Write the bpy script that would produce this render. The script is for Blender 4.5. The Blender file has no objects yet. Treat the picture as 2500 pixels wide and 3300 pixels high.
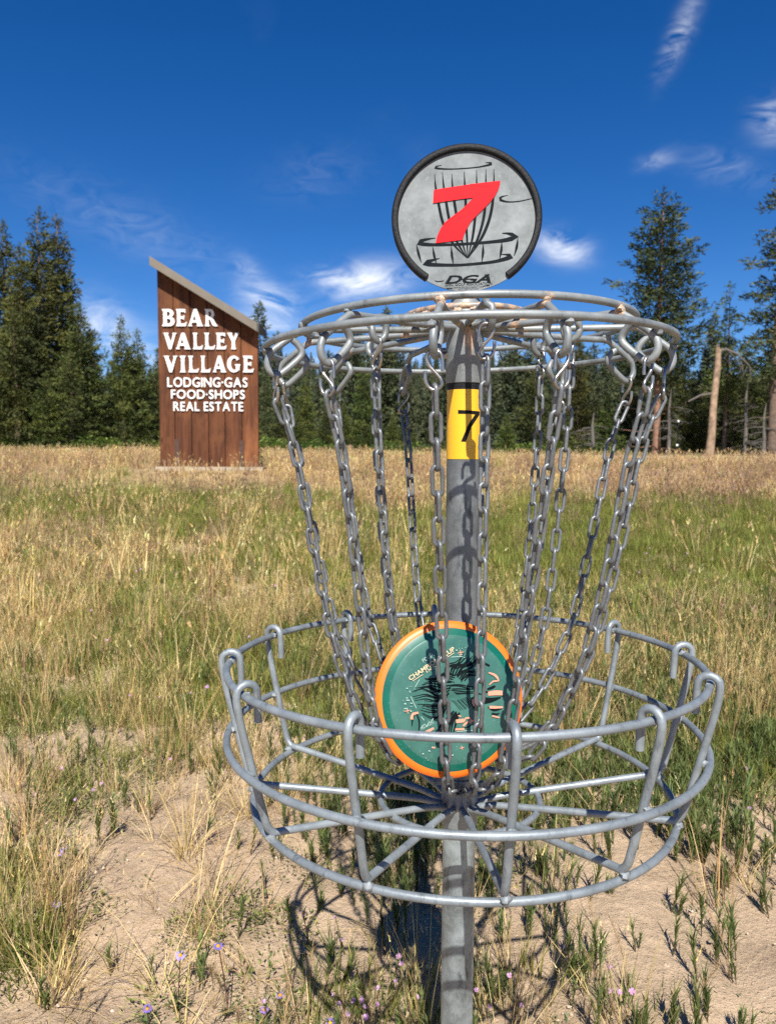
import bpy, math, random
import numpy as np
from mathutils import Vector, Matrix, noise as mnoise

# ------------------------------------------------------------------ scene, camera, sky, sun
scene = bpy.context.scene
COL = scene.collection
RAD = math.radians
RIM_Z = 0.88                                   # height of the basket's top rim above the soil

F_PX, W_PX, H_PX = 2375.65, 2500.0, 3300.0      # lens worked out from the photograph (pixels)
PITCH, ROLL, YAW = RAD(4.225), RAD(0.276), RAD(-5.807)
CAM = Vector((0.0, -1.0686, 0.2922 + RIM_Z))
_cy, _sy, _cp, _sp = math.cos(YAW), math.sin(YAW), math.cos(PITCH), math.sin(PITCH)
FWD = Vector((_sy * _cp, _cy * _cp, -_sp))
_R0 = Vector((_cy, -_sy, 0.0)); _U0 = _R0.cross(FWD)
RIGHT = _R0 * math.cos(ROLL) + _U0 * math.sin(ROLL)
UP = -_R0 * math.sin(ROLL) + _U0 * math.cos(ROLL)
cam_data = bpy.data.cameras.new('camera')
cam_data.sensor_fit = 'VERTICAL'; cam_data.sensor_height = 24.0
cam_data.lens = 24.0 * F_PX / H_PX
cam_data.clip_start = 0.02; cam_data.clip_end = 6000
cam_data.dof.use_dof = True; cam_data.dof.focus_distance = 1.02; cam_data.dof.aperture_fstop = 6.3
cam = bpy.data.objects.new('camera', cam_data); COL.objects.link(cam)
cam.matrix_world = Matrix(((RIGHT.x, UP.x, -FWD.x, CAM.x), (RIGHT.y, UP.y, -FWD.y, CAM.y),
                           (RIGHT.z, UP.z, -FWD.z, CAM.z), (0, 0, 0, 1)))
scene.camera = cam

SUN_EL, SUN_AZ = RAD(47.5), RAD(-6.5)           # light travels towards azimuth SUN_AZ (from +y to +x)
LIGHT = Vector((math.sin(SUN_AZ) * math.cos(SUN_EL), math.cos(SUN_AZ) * math.cos(SUN_EL), -math.sin(SUN_EL)))
sun_data = bpy.data.lights.new('sun', 'SUN')
sun_data.energy = 5.0; sun_data.angle = RAD(0.53); sun_data.color = (1.0, 0.955, 0.88)
sun = bpy.data.objects.new('sun', sun_data); COL.objects.link(sun)
sun.rotation_euler = LIGHT.to_track_quat('-Z', 'Y').to_euler(); sun.location = (2, -12, 14)

def ray(px, py):
    return (FWD + RIGHT * ((px - W_PX / 2) / F_PX) - UP * ((py - H_PX / 2) / F_PX))
def at(px, py, depth):
    return CAM + ray(px, py) * depth
def at_y(px, py, y):
    d = ray(px, py); return CAM + d * ((y - CAM.y) / d.y)

world = bpy.data.worlds.new('World'); scene.world = world; world.use_nodes = True
wt = world.node_tree; wn, wl = wt.nodes, wt.links
for n in list(wn): wn.remove(n)
def wnode(t, **k):
    n = wn.new(t)
    for a, b in k.items(): setattr(n, a, b)
    return n
def wmath(op, a, b=None, c=None):
    n = wnode('ShaderNodeMath', operation=op)
    for i, v in enumerate((a, b, c)):
        if v is None: continue
        if isinstance(v, (int, float)): n.inputs[i].default_value = v
        else: wl.new(v, n.inputs[i])
    return n.outputs[0]
w_out = wnode('ShaderNodeOutputWorld'); w_bg = wnode('ShaderNodeBackground')
w_bg.inputs['Strength'].default_value = 0.068
sky = wnode('ShaderNodeTexSky', sky_type='NISHITA')
sky.sun_disc = False; sky.sun_elevation = SUN_EL; sky.sun_rotation = RAD(173.5)
sky.altitude = 2200; sky.air_density = 1.0; sky.dust_density = 0.15; sky.ozone_density = 3.0
w_hsv = wnode('ShaderNodeHueSaturation')
w_hsv.inputs['Saturation'].default_value = 1.36; w_hsv.inputs['Value'].default_value = 1.0
w_hsv.inputs['Hue'].default_value = 0.51
wl.new(sky.outputs[0], w_hsv.inputs['Color'])
w_tc = wnode('ShaderNodeTexCoord'); w_sep = wnode('ShaderNodeSeparateXYZ')
wl.new(w_tc.outputs['Generated'], w_sep.inputs[0])
w_az = wmath('ARCTAN2', w_sep.outputs[0], w_sep.outputs[1]); w_el = wmath('ARCSINE', w_sep.outputs[2])
w_cmb = wnode('ShaderNodeCombineXYZ'); wl.new(w_az, w_cmb.inputs[0]); wl.new(w_el, w_cmb.inputs[1])
def wisp(scale, stretch, rot, detail=9, rough=.62, dist=.8):
    m = wnode('ShaderNodeMapping'); m.inputs['Rotation'].default_value = (0, 0, rot); m.inputs['Scale'].default_value = (scale, scale * stretch, 1)
    wl.new(w_cmb.outputs[0], m.inputs[0])
    t = wnode('ShaderNodeTexNoise'); t.inputs['Scale'].default_value = 1; t.inputs['Detail'].default_value = detail
    t.inputs['Roughness'].default_value = rough; t.inputs['Distortion'].default_value = dist
    wl.new(m.outputs[0], t.inputs['Vector']); return t.outputs['Fac']
def ramp01(v, lo, hi):
    n = wnode('ShaderNodeMapRange'); n.inputs['From Min'].default_value = lo; n.inputs['From Max'].default_value = hi
    wl.new(v, n.inputs['Value']); return n.outputs[0]
tex_a = ramp01(wisp(13, 2.4, RAD(-14)), .36, .74); tex_b = ramp01(wisp(20, 2.6, RAD(-50), dist=1.3), .36, .72)
# thin cirrus streaks: photo position, size along/across (radians), tilt, strength, texture
CLOUDS = [(2190, 110, .032, .011, 62, .50, 'b'), (2485, 385, .018, .020, 50, .8, 'a'), (2120, 515, .020, .008, 8, .40, 'a'),
          (1810, 800, .030, .016, -18, 1.2, 'a'), (1185, 905, .050, .019, 6, 1.35, 'a'), (1080, 895, .03, .010, -5, .7, 'b'), (875, 960, .034, .016, -12, 1.35, 'a'),
          (845, 1045, .038, .014, -8, .9, 'a'), (440, 740, .12, .030, -18, .11, 'b'), (330, 1050, .035, .028, -25, .8, 'a'),
          (1020, 560, .06, .025, 12, .07, 'b'), (1000, 1180, .20, .022, 3, .80, 'a'), (1400, 1215, .07, .010, 0, 1.2, 'a'),
          (2330, 540, .045, .016, -20, .14, 'b'), (470, 1120, .05, .02, 5, .55, 'a'), (1650, 1150, .05, .02, 0, .6, 'a'), (800, 870, .02, .012, -40, .25, 'b')]
tot = None
for px, py, sa, sb, tilt, st, tx in CLOUDS:
    d = ray(px, py).normalized(); az, el = math.atan2(d.x, d.y), math.asin(d.z)
    m = wnode('ShaderNodeMapping', vector_type='TEXTURE')
    m.inputs['Location'].default_value = (az, el, 0); m.inputs['Rotation'].default_value = (0, 0, RAD(tilt)); m.inputs['Scale'].default_value = (sa, sb, 1)
    wl.new(w_cmb.outputs[0], m.inputs[0])
    ln = wnode('ShaderNodeVectorMath', operation='LENGTH'); wl.new(m.outputs[0], ln.inputs[0])
    g = wmath('EXPONENT', wmath('MULTIPLY', wmath('POWER', ln.outputs['Value'], 2.0), -1.0))
    v = wmath('MULTIPLY', wmath('MULTIPLY', g, tex_a if tx == 'a' else tex_b), st)
    tot = v if tot is None else wmath('ADD', tot, v)
# the same kind of thin cloud, sparsely, over the rest of the sky
gen = wmath('MULTIPLY', ramp01(wisp(2.2, 1.6, RAD(-10), 3, .5, .3), .58, .80), wmath('MULTIPLY', tex_a, .10))
tot = wmath('MINIMUM', wmath('ADD', tot, gen), .92)
w_mix = wnode('ShaderNodeMix', data_type='RGBA')
wl.new(tot, w_mix.inputs['Factor']); wl.new(w_hsv.outputs[0], w_mix.inputs['A']); w_mix.inputs['B'].default_value = (9.2, 9.6, 10.2, 1)
wl.new(w_mix.outputs['Result'], w_bg.inputs['Color']); wl.new(w_bg.outputs[0], w_out.inputs['Surface'])

scene.view_settings.view_transform = 'Standard'; scene.view_settings.look = 'None'
scene.view_settings.exposure = 0.86; scene.view_settings.gamma = 1.0; scene.view_settings.use_curve_mapping = False
scene.cycles.max_bounces = 6; scene.cycles.transparent_max_bounces = 8
scene.cycles.diffuse_bounces = 3; scene.cycles.glossy_bounces = 3; scene.cycles.transmission_bounces = 3
scene.cycles.use_denoising = False

# ------------------------------------------------------------------ helpers
def tag(o, label=None, cat=None, group=None, kind=None):
    if label: o['label'] = label
    if cat: o['category'] = cat
    if group: o['group'] = group
    if kind: o['kind'] = kind
    return o
def empty(name, loc=(0, 0, 0), parent=None):
    o = bpy.data.objects.new(name, None); o.empty_display_size = .05; COL.objects.link(o); o.location = loc
    if parent: o.parent = parent
    return o
def link(name, me, parent=None, loc=None):
    o = bpy.data.objects.new(name, me); COL.objects.link(o)
    if parent: o.parent = parent
    if loc is not None: o.location = loc
    return o
class MB:
    def __init__(s): s.v, s.f, s.c = [], [], []
    def add(s, v, f, c=None):
        b = len(s.v); s.v += [tuple(p) for p in v]; s.f += [tuple(i + b for i in q) for q in f]
        if c is not None: s.c += [c] * len(v) if isinstance(c[0], (int, float)) else list(c)
    def tube(s, pts, r, seg=10, closed=False, caps=True, c=None):
        P = [Vector(p) for p in pts]; n = len(P); rr = r if isinstance(r, (list, tuple)) else [r] * n
        T = []
        for i in range(n):
            a = P[(i - 1) % n] if (closed or i > 0) else P[i]; b = P[(i + 1) % n] if (closed or i < n - 1) else P[i]
            T.append((b - a).normalized())
        nrm = T[0].orthogonal().normalized(); V = []; F = []
        for i in range(n):
            if i: nrm = (nrm - T[i] * nrm.dot(T[i])).normalized()
            bi = T[i].cross(nrm)
            for k in range(seg):
                a = 2 * math.pi * k / seg; V.append(P[i] + (nrm * math.cos(a) + bi * math.sin(a)) * rr[i])
        for i in range(n if closed else n - 1):
            j = (i + 1) % n; off = 0
            if closed and j == 0:           # find the twist that closes best
                off = min(range(seg), key=lambda o: (V[i * seg] - V[o]).length)
            for k in range(seg):
                F.append((i * seg + k, i * seg + (k + 1) % seg, j * seg + (k + 1 + off) % seg, j * seg + (k + off) % seg))
        if caps and not closed:
            F.append(tuple(range(seg))[::-1]); F.append(tuple((n - 1) * seg + k for k in range(seg)))
        s.add(V, F, c)
    def box(s, lo, hi, c=None):
        x0, y0, z0 = lo; x1, y1, z1 = hi
        s.add([(x0, y0, z0), (x1, y0, z0), (x1, y1, z0), (x0, y1, z0), (x0, y0, z1), (x1, y0, z1), (x1, y1, z1), (x0, y1, z1)],
              [(3, 2, 1, 0), (4, 5, 6, 7), (0, 1, 5, 4), (1, 2, 6, 5), (2, 3, 7, 6), (3, 0, 4, 7)], c)
    def lathe(s, prof, seg=48, caps=True):
        n = len(prof); V = []; F = []
        for r, z in prof:
            for k in range(seg):
                a = 2 * math.pi * k / seg; V.append((r * math.cos(a), r * math.sin(a), z))
        for i in range(n - 1):
            for k in range(seg):
                F.append((i * seg + k, i * seg + (k + 1) % seg, (i + 1) * seg + (k + 1) % seg, (i + 1) * seg + k))
        if caps: F.append(tuple(range(seg))[::-1]); F.append(tuple((n - 1) * seg + k for k in range(seg)))
        s.add(V, F)
    def mesh(s, name, mat, smooth=True, xf=None):
        me = bpy.data.meshes.new(name)
        v = [tuple(xf(p)) for p in s.v] if xf else s.v
        me.from_pydata(v, [], s.f); me.materials.append(mat)
        if smooth: me.polygons.foreach_set('use_smooth', [True] * len(me.polygons))
        if s.c:
            a = me.color_attributes.new('Col', 'FLOAT_COLOR', 'POINT')
            arr = np.ones((len(s.v), 4), np.float32); cc = np.array([tuple(x)[:3] for x in s.c], np.float32); arr[:len(cc), :3] = cc
            a.data.foreach_set('color', arr.ravel())
        if smooth:
            try: me.set_sharp_from_angle(angle=RAD(50))
            except Exception: pass
        return me
    def obj(s, name, mat, parent=None, smooth=True, xf=None):
        return link(name, s.mesh(name, mat, smooth, xf), parent)
def smooth_path(pts, step):
    """Catmull-Rom through pts, resampled evenly."""
    P = [np.array(p, float) for p in pts]; P = [2 * P[0] - P[1]] + P + [2 * P[-1] - P[-2]]; out = []
    for i in range(1, len(P) - 2):
        for t in np.linspace(0, 1, 24, endpoint=False):
            a, b, c, d = P[i - 1:i + 3]
            out.append(.5 * ((2 * b) + (c - a) * t + (2 * a - 5 * b + 4 * c - d) * t * t + (3 * b - a - 3 * c + d) * t ** 3))
    out.append(P[-2]); out = np.array(out)
    s = np.concatenate([[0], np.cumsum(np.linalg.norm(np.diff(out, axis=0), axis=1))])
    n = max(2, int(round(s[-1] / step)) + 1); q = np.linspace(0, s[-1], n)
    return np.stack([np.interp(q, s, out[:, k]) for k in range(out.shape[1])], 1)

# ------------------------------------------------------------------ materials
class MatB:
    def __init__(s, name):
        s.m = bpy.data.materials.new(name); s.m.use_nodes = True; s.t = s.m.node_tree; s.n, s.l = s.t.nodes, s.t.links
        s.p = s.n['Principled BSDF']; s.out = s.n['Material Output']
    def node(s, t, **k):
        n = s.n.new(t)
        for a, b in k.items(): setattr(n, a, b)
        return n
    def put(s, sock, v):
        if isinstance(v, (int, float)): sock.default_value = v
        elif isinstance(v, (tuple, list)): sock.default_value = tuple(v) + ((1,) if len(v) == 3 and sock.type == 'RGBA' else ())
        else: s.l.new(v, sock)
    def coord(s, which='Object', scale=(1, 1, 1)):
        tc = s.node('ShaderNodeTexCoord'); m = s.node('ShaderNodeMapping'); m.inputs['Scale'].default_value = scale
        s.l.new(tc.outputs[which], m.inputs[0]); return m.outputs[0]
    def noise(s, vec, scale, detail=4, rough=.55, dist=0):
        n = s.node('ShaderNodeTexNoise'); n.inputs['Scale'].default_value = scale; n.inputs['Detail'].default_value = detail
        n.inputs['Roughness'].default_value = rough; n.inputs['Distortion'].default_value = dist
        s.l.new(vec, n.inputs['Vector']); return n.outputs['Fac']
    def voro(s, vec, scale, feature='F1', out='Distance'):
        n = s.node('ShaderNodeTexVoronoi'); n.feature = feature; n.inputs['Scale'].default_value = scale
        s.l.new(vec, n.inputs['Vector']); return n.outputs[out]
    def ramp(s, v, lo, hi, a=0., b=1.):
        n = s.node('ShaderNodeMapRange'); n.inputs['From Min'].default_value = lo; n.inputs['From Max'].default_value = hi
        n.inputs['To Min'].default_value = a; n.inputs['To Max'].default_value = b; s.l.new(v, n.inputs['Value']); return n.outputs[0]
    def math(s, op, a, b=None):
        n = s.node('ShaderNodeMath', operation=op); s.put(n.inputs[0], a)
        if b is not None: s.put(n.inputs[1], b)
        return n.outputs[0]
    def mix(s, f, a, b, mode='MIX'):
        n = s.node('ShaderNodeMix', data_type='RGBA', blend_type=mode)
        s.put(n.inputs['Factor'], f); s.put(n.inputs['A'], a); s.put(n.inputs['B'], b); return n.outputs['Result']
    def attr(s, name, out='Color'):
        n = s.node('ShaderNodeAttribute', attribute_name=name); return n.outputs[out]
    def rand(s): return s.node('ShaderNodeObjectInfo').outputs['Random']
    def bump(s, h, strength, dist=.01):
        n = s.node('ShaderNodeBump'); n.inputs['Strength'].default_value = strength; n.inputs['Distance'].default_value = dist
        s.l.new(h, n.inputs['Height']); s.l.new(n.outputs[0], s.p.inputs['Normal'])
    def set(s, **k):
        names = dict(color='Base Color', rough='Roughness', metal='Metallic', spec='Specular IOR Level', coat='Coat Weight', trans='Transmission Weight')
        for a, b in k.items(): s.put(s.p.inputs[names[a]], b)
        return s

def galvanised(name, dark, light, metal=.55, rough=.48, rusty=False, fleck=220):
    b = MatB(name); v = b.coord('Object'); r = b.rand()
    n1 = b.noise(v, 26, 5, .65); n2 = b.noise(v, fleck, 3, .7); n3 = b.noise(b.coord('Object', (1, 1, .25)), 70, 4, .7)
    c = b.mix(b.ramp(n1, .32, .68), dark, light)
    c = b.mix(b.ramp(n2, .55, .75, 0, .35), c, (light[0] * 1.25, light[1] * 1.25, light[2] * 1.25))
    c = b.mix(b.ramp(n3, .57, .70, 0, .75), c, (dark[0] * .45, dark[1] * .45, dark[2] * .47))
    c = b.mix(1.0, c, b.mix(r, (.86, .86, .87), (1.08, 1.08, 1.07)), 'MULTIPLY')
    if rusty:
        k = b.attr('rust', 'Fac'); n4 = b.noise(v, 90, 6, .7)
        f = b.ramp(b.math('ADD', b.math('MULTIPLY', k, 1.25), b.math('MULTIPLY', b.math('SUBTRACT', n4, .5), 1.5)), .35, .9)
        rc = b.mix(b.ramp(b.noise(v, 150, 4, .7), .35, .65), (.30, .15, .07), (.55, .42, .30))
        c = b.mix(f, c, rc); b.set(metal=b.math('MULTIPLY', b.math('SUBTRACT', 1., f), metal))
    else: b.set(metal=metal)
    b.set(color=c, rough=b.ramp(n1, .3, .7, rough - .09, rough + .10))
    b.bump(b.math('ADD', n2, b.math('MULTIPLY', n1, .6)), .12, .002)
    return b.m
M_ROD = galvanised('galvanised rod', (.165, .19, .205), (.27, .305, .325), .35, .48, True)
M_RACK = galvanised('weathered rack rod', (.155, .172, .175), (.255, .275, .275), .3, .5, True)
M_POLE = galvanised('galvanised pole', (.115, .128, .132), (.235, .252, .256), .62, .5, False, 420)
M_POLE_LOW = galvanised('worn lower pole', (.125, .142, .146), (.33, .38, .385), .55, .5, False, 240)
M_CHAIN = galvanised('galvanised chain', (.108, .117, .123), (.205, .216, .222), .45, .44)
def plain(name, color, rough=.5, metal=0., var=.0, vscale=30, coat=0, spec=.5, bump=0):
    b = MatB(name)
    if var:
        n = b.noise(b.coord('Object'), vscale, 5, .6)
        c = b.mix(b.ramp(n, .3, .7), tuple(x * (1 - var) for x in color), tuple(min(1, x * (1 + var)) for x in color))
        if bump: b.bump(n, bump, .003)
    else: c = color
    b.set(color=c, rough=rough, metal=metal, spec=spec, coat=coat); return b.m
M_HOOK = plain('bright steel hook', (.33, .31, .29), .30, .9, .35, 60)
M_HOOKRUST = plain('rusty hook tip', (.45, .17, .06), .7, .2, .3, 200)
M_WELD = MatB('rusty weld')
_v = M_WELD.coord('Object'); _n = M_WELD.noise(_v, 130, 5, .7)
M_WELD.set(color=M_WELD.mix(M_WELD.ramp(_n, .35, .62), (.17, .095, .055), (.62, .50, .38)), rough=.85); M_WELD.bump(_n, .8, .004); M_WELD = M_WELD.m
M_YELLOW = plain('yellow vinyl band', (.74, .40, .018), .4, 0, .05, 12)
M_BLACK = plain('black print', (.008, .008, .009), .8, spec=.1)
M_PRINT = plain('dark grey print', (.010, .012, .014), .85, 0, .25, 60, spec=.06)
M_RED = plain('red vinyl numeral', (.56, .004, .010), .6, 0, .10, 25, bump=.2, spec=.12)
_b = MatB('brushed plate'); _v = _b.coord('Object')
_n1, _n2, _n3 = _b.noise(_v, 22, 7, .68), _b.noise(_v, 120, 5, .7), _b.noise(_b.coord('Object', (1, 1, 5)), 160, 3, .6)
_c = _b.mix(_b.ramp(_n1, .33, .66), (.105, .118, .119), (.215, .235, .236)); _c = _b.mix(_b.ramp(_n2, .58, .72, 0, .5), _c, (.29, .31, .31))
_c = _b.mix(_b.ramp(_n3, .68, .76, 0, .4), _c, (.36, .38, .38)); _b.set(color=_c, rough=.65, metal=.0, spec=.25); M_PLATE = _b.m
_b = MatB('black foam trim'); _v = _b.coord('Object'); _n = _b.noise(_v, 260, 4, .7)
_b.set(color=_b.mix(_b.ramp(_n, .4, .7), (.005, .005, .006), (.017, .017, .018)), rough=.6, spec=.25); _b.bump(_n, .6, .002); M_FOAM = _b.m
M_ORANGE = plain('orange disc rim', (.75, .15, .010), .42, 0, .06, 30)
def disc_mat(name, a, b_):
    b = MatB(name); v = b.coord('Object'); n = b.noise(v, 30, 4, .6); sp = b.voro(v, 260)
    c = b.mix(b.ramp(n, .3, .7), a, b_); c = b.mix(b.ramp(sp, .06, .10, .55, 0.), c, (.5, .6, .58))
    b.set(color=c, rough=.34, coat=.15, spec=.4); return b.m
M_TEAL = disc_mat('teal disc rim', (.001, .075, .052), (.002, .105, .072))
M_FACE = disc_mat('translucent grey green disc face', (.024, .092, .074), (.052, .140, .112))
M_INK = plain('black ink', (.004, .007, .008), .8, spec=.08)
M_PINK = plain('salmon foil', (.62, .26, .17), .35)
M_CREAM = plain('cream foil', (.56, .46, .29), .35)
M_PALE = plain('pale ink', (.32, .44, .40), .4)
# ------------------------------------------------------------------ lie of the land
def sstep(a, b, x):
    t = np.clip((x - a) / (b - a), 0, 1); return t * t * (3 - 2 * t)
MOUNDS = []
def land(x, y):
    x = np.asarray(x, float); y = np.asarray(y, float)
    h = 0.945 * np.clip((y - 1.6) / 12.4, 0, None) ** 1.08 * (y < 14.0) + 0.945 * (y >= 14.0)
    k = np.clip((y - 14.0) / 30.0, 0, 1.0)
    side = sstep(10.0, -14.0, x)
    h = h + k * (0.06 + 0.38 * side) * (2 - k) / 1.0 * .9
    h = h + 0.05 * np.sin(x * .55 + 1.3) * np.sin(y * .42) * sstep(1, 5, y) * (1 - sstep(10, 14, y)) * .8
    for mx, my, rr, hh in MOUNDS: h = h + hh * np.exp(-((x - mx) ** 2 + (y - my) ** 2) / rr ** 2)
    # the valley floor runs on, then the wooded slope far behind
    h = h + 36 * sstep(150, 420, y) * np.exp(-((x + 40) / 260.0) ** 2) + 8 * sstep(150, 420, y)
    return h
def land1(x, y): return float(land(x, y))
def on_ground(px, py):
    """where the sight line through a photo point meets the land"""
    d = ray(px, py); t = 0.4; 
    while t < 120:
        p = CAM + d * t
        if p.z <= land1(p.x, p.y): break
        t *= 1.01
    lo, hi = t / 1.01, t
    for _ in range(18):
        m = (lo + hi) / 2; p = CAM + d * m
        if p.z <= land1(p.x, p.y): hi = m
        else: lo = m
    p = CAM + d * hi; return Vector((p.x, p.y, land1(p.x, p.y)))
for px, py, rr, hh in [(520, 2790, .34, .055), (150, 2440, .30, .05), (1950, 3050, .35, .03), (2250, 2700, .5, .035), (820, 2330, .3, .04)]:
    g = on_ground(px, py); MOUNDS.append((g.x, g.y, rr, hh))

# vegetation zones, laid out on the land: (photo point that shows the patch's middle, radius across, radius in depth, strength)
def patches(lst):
    out = []
    for px, py, rx, ry, s in lst:
        g = on_ground(px, py); out.append((g.x, g.y, rx, ry, s))
    return out
Z_GREEN = patches([(250, 1605, 4.2, 1.6, 1.1), (700, 1620, 2.2, 1.2, 1.0), (2150, 1730, 3.2, 2.6, 1.4), (1900, 1900, 1.6, 1.7, 1.3), (2300, 2040, 1.3, 1.3, 1.2), (1700, 1800, 1.4, 1.4, .9), (330, 2250, .6, .45, 1.0), (520, 2330, .5, .35, .9), (90, 2330, .5, .5, 1.0), (430, 1700, 1.4, 1.0, .5),
                   (250, 2560, .34, .3, .9), (20, 2900, .22, .4, 1.0), (2250, 2450, .8, .45, 1.0), (2450, 2560, .4, .35, 1.0), (1750, 2300, .5, .5, .9), (1450, 2350, .7, .5, .8), (560, 2150, .7, .6, .6), (820, 2080, .6, .5, .5), (1600, 1700, .7, .9, .6)])
Z_DRY = patches([(500, 1900, 1.8, 1.2, .7), (1000, 1800, 1.3, 1.6, .9), (850, 2050, 1.2, .8, .6), (250, 1800, 1.5, 1.0, .6), (1250, 1560, 4, 3.2, .9), (1600, 2100, .6, .5, .5), (2150, 2150, .9, .5, .9), (400, 2420, .5, .4, .4), (700, 2520, .5, .4, .5), (900, 1530, 3, 2, .9), (60, 2900, .2, .45, .9), (150, 2650, .4, .3, .5), (2250, 1690, 1.6, 1.2, .5)])
Z_MAUVE = patches([(2150, 1545, 7.5, 3.2, 1.0), (200, 1500, 9, 5, .45), (700, 1560, 1.6, 1.2, .8), (420, 1770, 1.0, .8, .5), (350, 1720, 1.6, .8, .4), (2480, 1590, 2, 1.5, .8)])
Z_BARE = patches([(1300, 3020, .50, .34, 1.25), (1650, 3050, .6, .4, 1.1), (2300, 2850, .6, .45, 1.0), (700, 3120, .42, .3, 1.0), (520, 2800, .5, .4, 1.2), (480, 2800, .60, .50, 1.0), (900, 2700, .6, .4, .9), (1500, 2950, 1.0, .5, .9), (2050, 2900, .9, .6, .95), (90, 2430, .4, .25, .8), (800, 2350, .35, .2, .7), (300, 3100, .5, .3, .8), (1850, 2630, .5, .3, .7), (2300, 3000, .6, .6, .9), (240, 2210, .5, .18, .5), (1000, 2450, .35, .25, .7)])
def field(lst, x, y):
    r = np.zeros_like(x)
    for mx, my, rx, ry, s in lst: r = np.maximum(r, s * np.exp(-(((x - mx) / rx) ** 2 + ((y - my) / ry) ** 2)))
    return r
def vnoise(x, y, sc, seed=0):
    return np.array([mnoise.noise(Vector((a * sc + seed * 17.3, b * sc - seed * 9.1, seed * 3.7))) for a, b in zip(np.ravel(x), np.ravel(y))]).reshape(np.shape(x)) * .5 + .5
def zones(x, y):
    x = np.asarray(x, float); y = np.asarray(y, float)
    n1, n2, n3 = vnoise(x, y, .9, 1), vnoise(x, y, 2.3, 2), vnoise(x, y, 5.5, 3)
    depth = y - CAM.y
    bare = np.clip(field(Z_BARE, x, y) * 1.25 + sstep(3.2, 2.0, depth) * .70 - (n2 - .45) * .9 - (n3 - .5) * .8, 0, 1)
    green = np.clip(field(Z_GREEN, x, y) * (.55 + .9 * n2) + .40 * sstep(.40, .70, n1) + .25 * sstep(.5, .75, n3), 0, 1)
    mauve = np.clip(field(Z_MAUVE, x, y) + .15 * sstep(.5, .8, n2), 0, 1)
    dry = np.clip(field(Z_DRY, x, y) * (.4 + 1.2 * n3) + .55 * sstep(.46, .70, 1 - n1 * .5 - n2 * .5 + .1), 0, 1)
    return bare, green, mauve, dry

# ground sheet: fine near the camera, coarse to the horizon
def spaced(lim_near, step, lim_far, n_far):
    near = np.arange(0, lim_near, step); far = lim_near * (lim_far / lim_near) ** (np.linspace(0, 1, n_far)); return np.concatenate([near, far])
sx = spaced(3.2, .03, 1800, 62); xs = np.concatenate([-sx[:0:-1], sx]) - .1
ys = np.concatenate([np.array([-1800, -600, -200, -60, -20, -8, -4, -2.5, -1.6, -1.0, -.6, -.3, -.1]), spaced(4.2, .028, 2600, 84) + .02])
GX, GY = np.meshgrid(xs, ys)
GZ = land(GX, GY)
near = (np.abs(GX) < 7) & (GY > -1) & (GY < 9)
nx, ny = GX[near], GY[near]
rough = (vnoise(nx, ny, 5, 5) - .5) * .05 + (vnoise(nx, ny, 14, 6) - .5) * .030 + (vnoise(nx, ny, 34, 7) - .5) * .013
GZ[near] += rough * .8
z_b, z_g, z_m, z_d = [np.zeros_like(GX) for _ in range(4)]
reg = (GY > -2) & (GY < 60) & (np.abs(GX) < 60)
for arr, val in zip((z_b, z_g, z_m, z_d), zones(GX[reg], GY[reg])): arr[reg] = val
far = ~reg & (GY > 40); z_d[~reg] = .6
C_SOIL, C_STRAW, C_GREEN, C_MAUVE = np.array((.455, .345, .235)), np.array((.42, .29, .12)), np.array((.12, .145, .035)), np.array((.28, .185, .115))
cover = 1 - z_b
mix = np.stack([z_d[..., None] * C_STRAW + z_g[..., None] * 1.3 * C_GREEN + z_m[..., None] * 1.1 * C_MAUVE + .12 * C_STRAW], 0)[0] / (z_d + 1.3 * z_g + 1.1 * z_m + .12)[..., None]
dep = np.clip((GY - 2.2) / 9, 0, 1)[..., None] * cover[..., None]
gcol = C_SOIL * (1 - dep * .9) + mix * dep * .9
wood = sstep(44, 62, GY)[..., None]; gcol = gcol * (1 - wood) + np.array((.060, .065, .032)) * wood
nyv, nxv = GX.shape
V = np.stack([GX, GY, GZ], -1).reshape(-1, 3)
idx = np.arange(nyv * nxv).reshape(nyv, nxv)
Fq = np.stack([idx[:-1, :-1], idx[:-1, 1:], idx[1:, 1:], idx[1:, :-1]], -1).reshape(-1, 4)
gm = bpy.data.meshes.new('ground'); gm.from_pydata(V.tolist(), [], Fq.tolist()); gm.polygons.foreach_set('use_smooth', [True] * len(gm.polygons))
ga = gm.color_attributes.new('Col', 'FLOAT_COLOR', 'POINT')
ga.data.foreach_set('color', np.concatenate([gcol.reshape(-1, 3), np.ones((nyv * nxv, 1))], 1).astype(np.float32).ravel())
b = MatB('sandy soil'); v = b.coord('Object')
n1, n2, n3 = b.noise(v, 3.5, 6, .62), b.noise(v, 55, 5, .7), b.noise(v, 260, 4, .7); vo = b.voro(v, 120)
c = b.mix(1, b.attr('Col'), b.mix(b.ramp(n1, .3, .7), (.76, .74, .72), (1.16, 1.14, 1.12)), 'MULTIPLY')
c = b.mix(1, c, b.mix(b.ramp(n2, .34, .66), (.84, .825, .81), (1.10, 1.095, 1.09)), 'MULTIPLY')
c = b.mix(b.ramp(vo, .08, .22, .35, 0), c, (.52, .42, .32)); c = b.mix(b.ramp(n3, .64, .77, 0, .35), c, (.20, .135, .085))
b.set(color=c, rough=.95, spec=.15); b.bump(b.math('ADD', b.math('ADD', n2, b.math('MULTIPLY', n3, .35)), b.math('MULTIPLY', b.ramp(vo, 0, .3, 1, 0), .30)), .75, .02)
gm.materials.append(b.m)
ground = tag(link('ground', gm), kind='structure')

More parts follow.
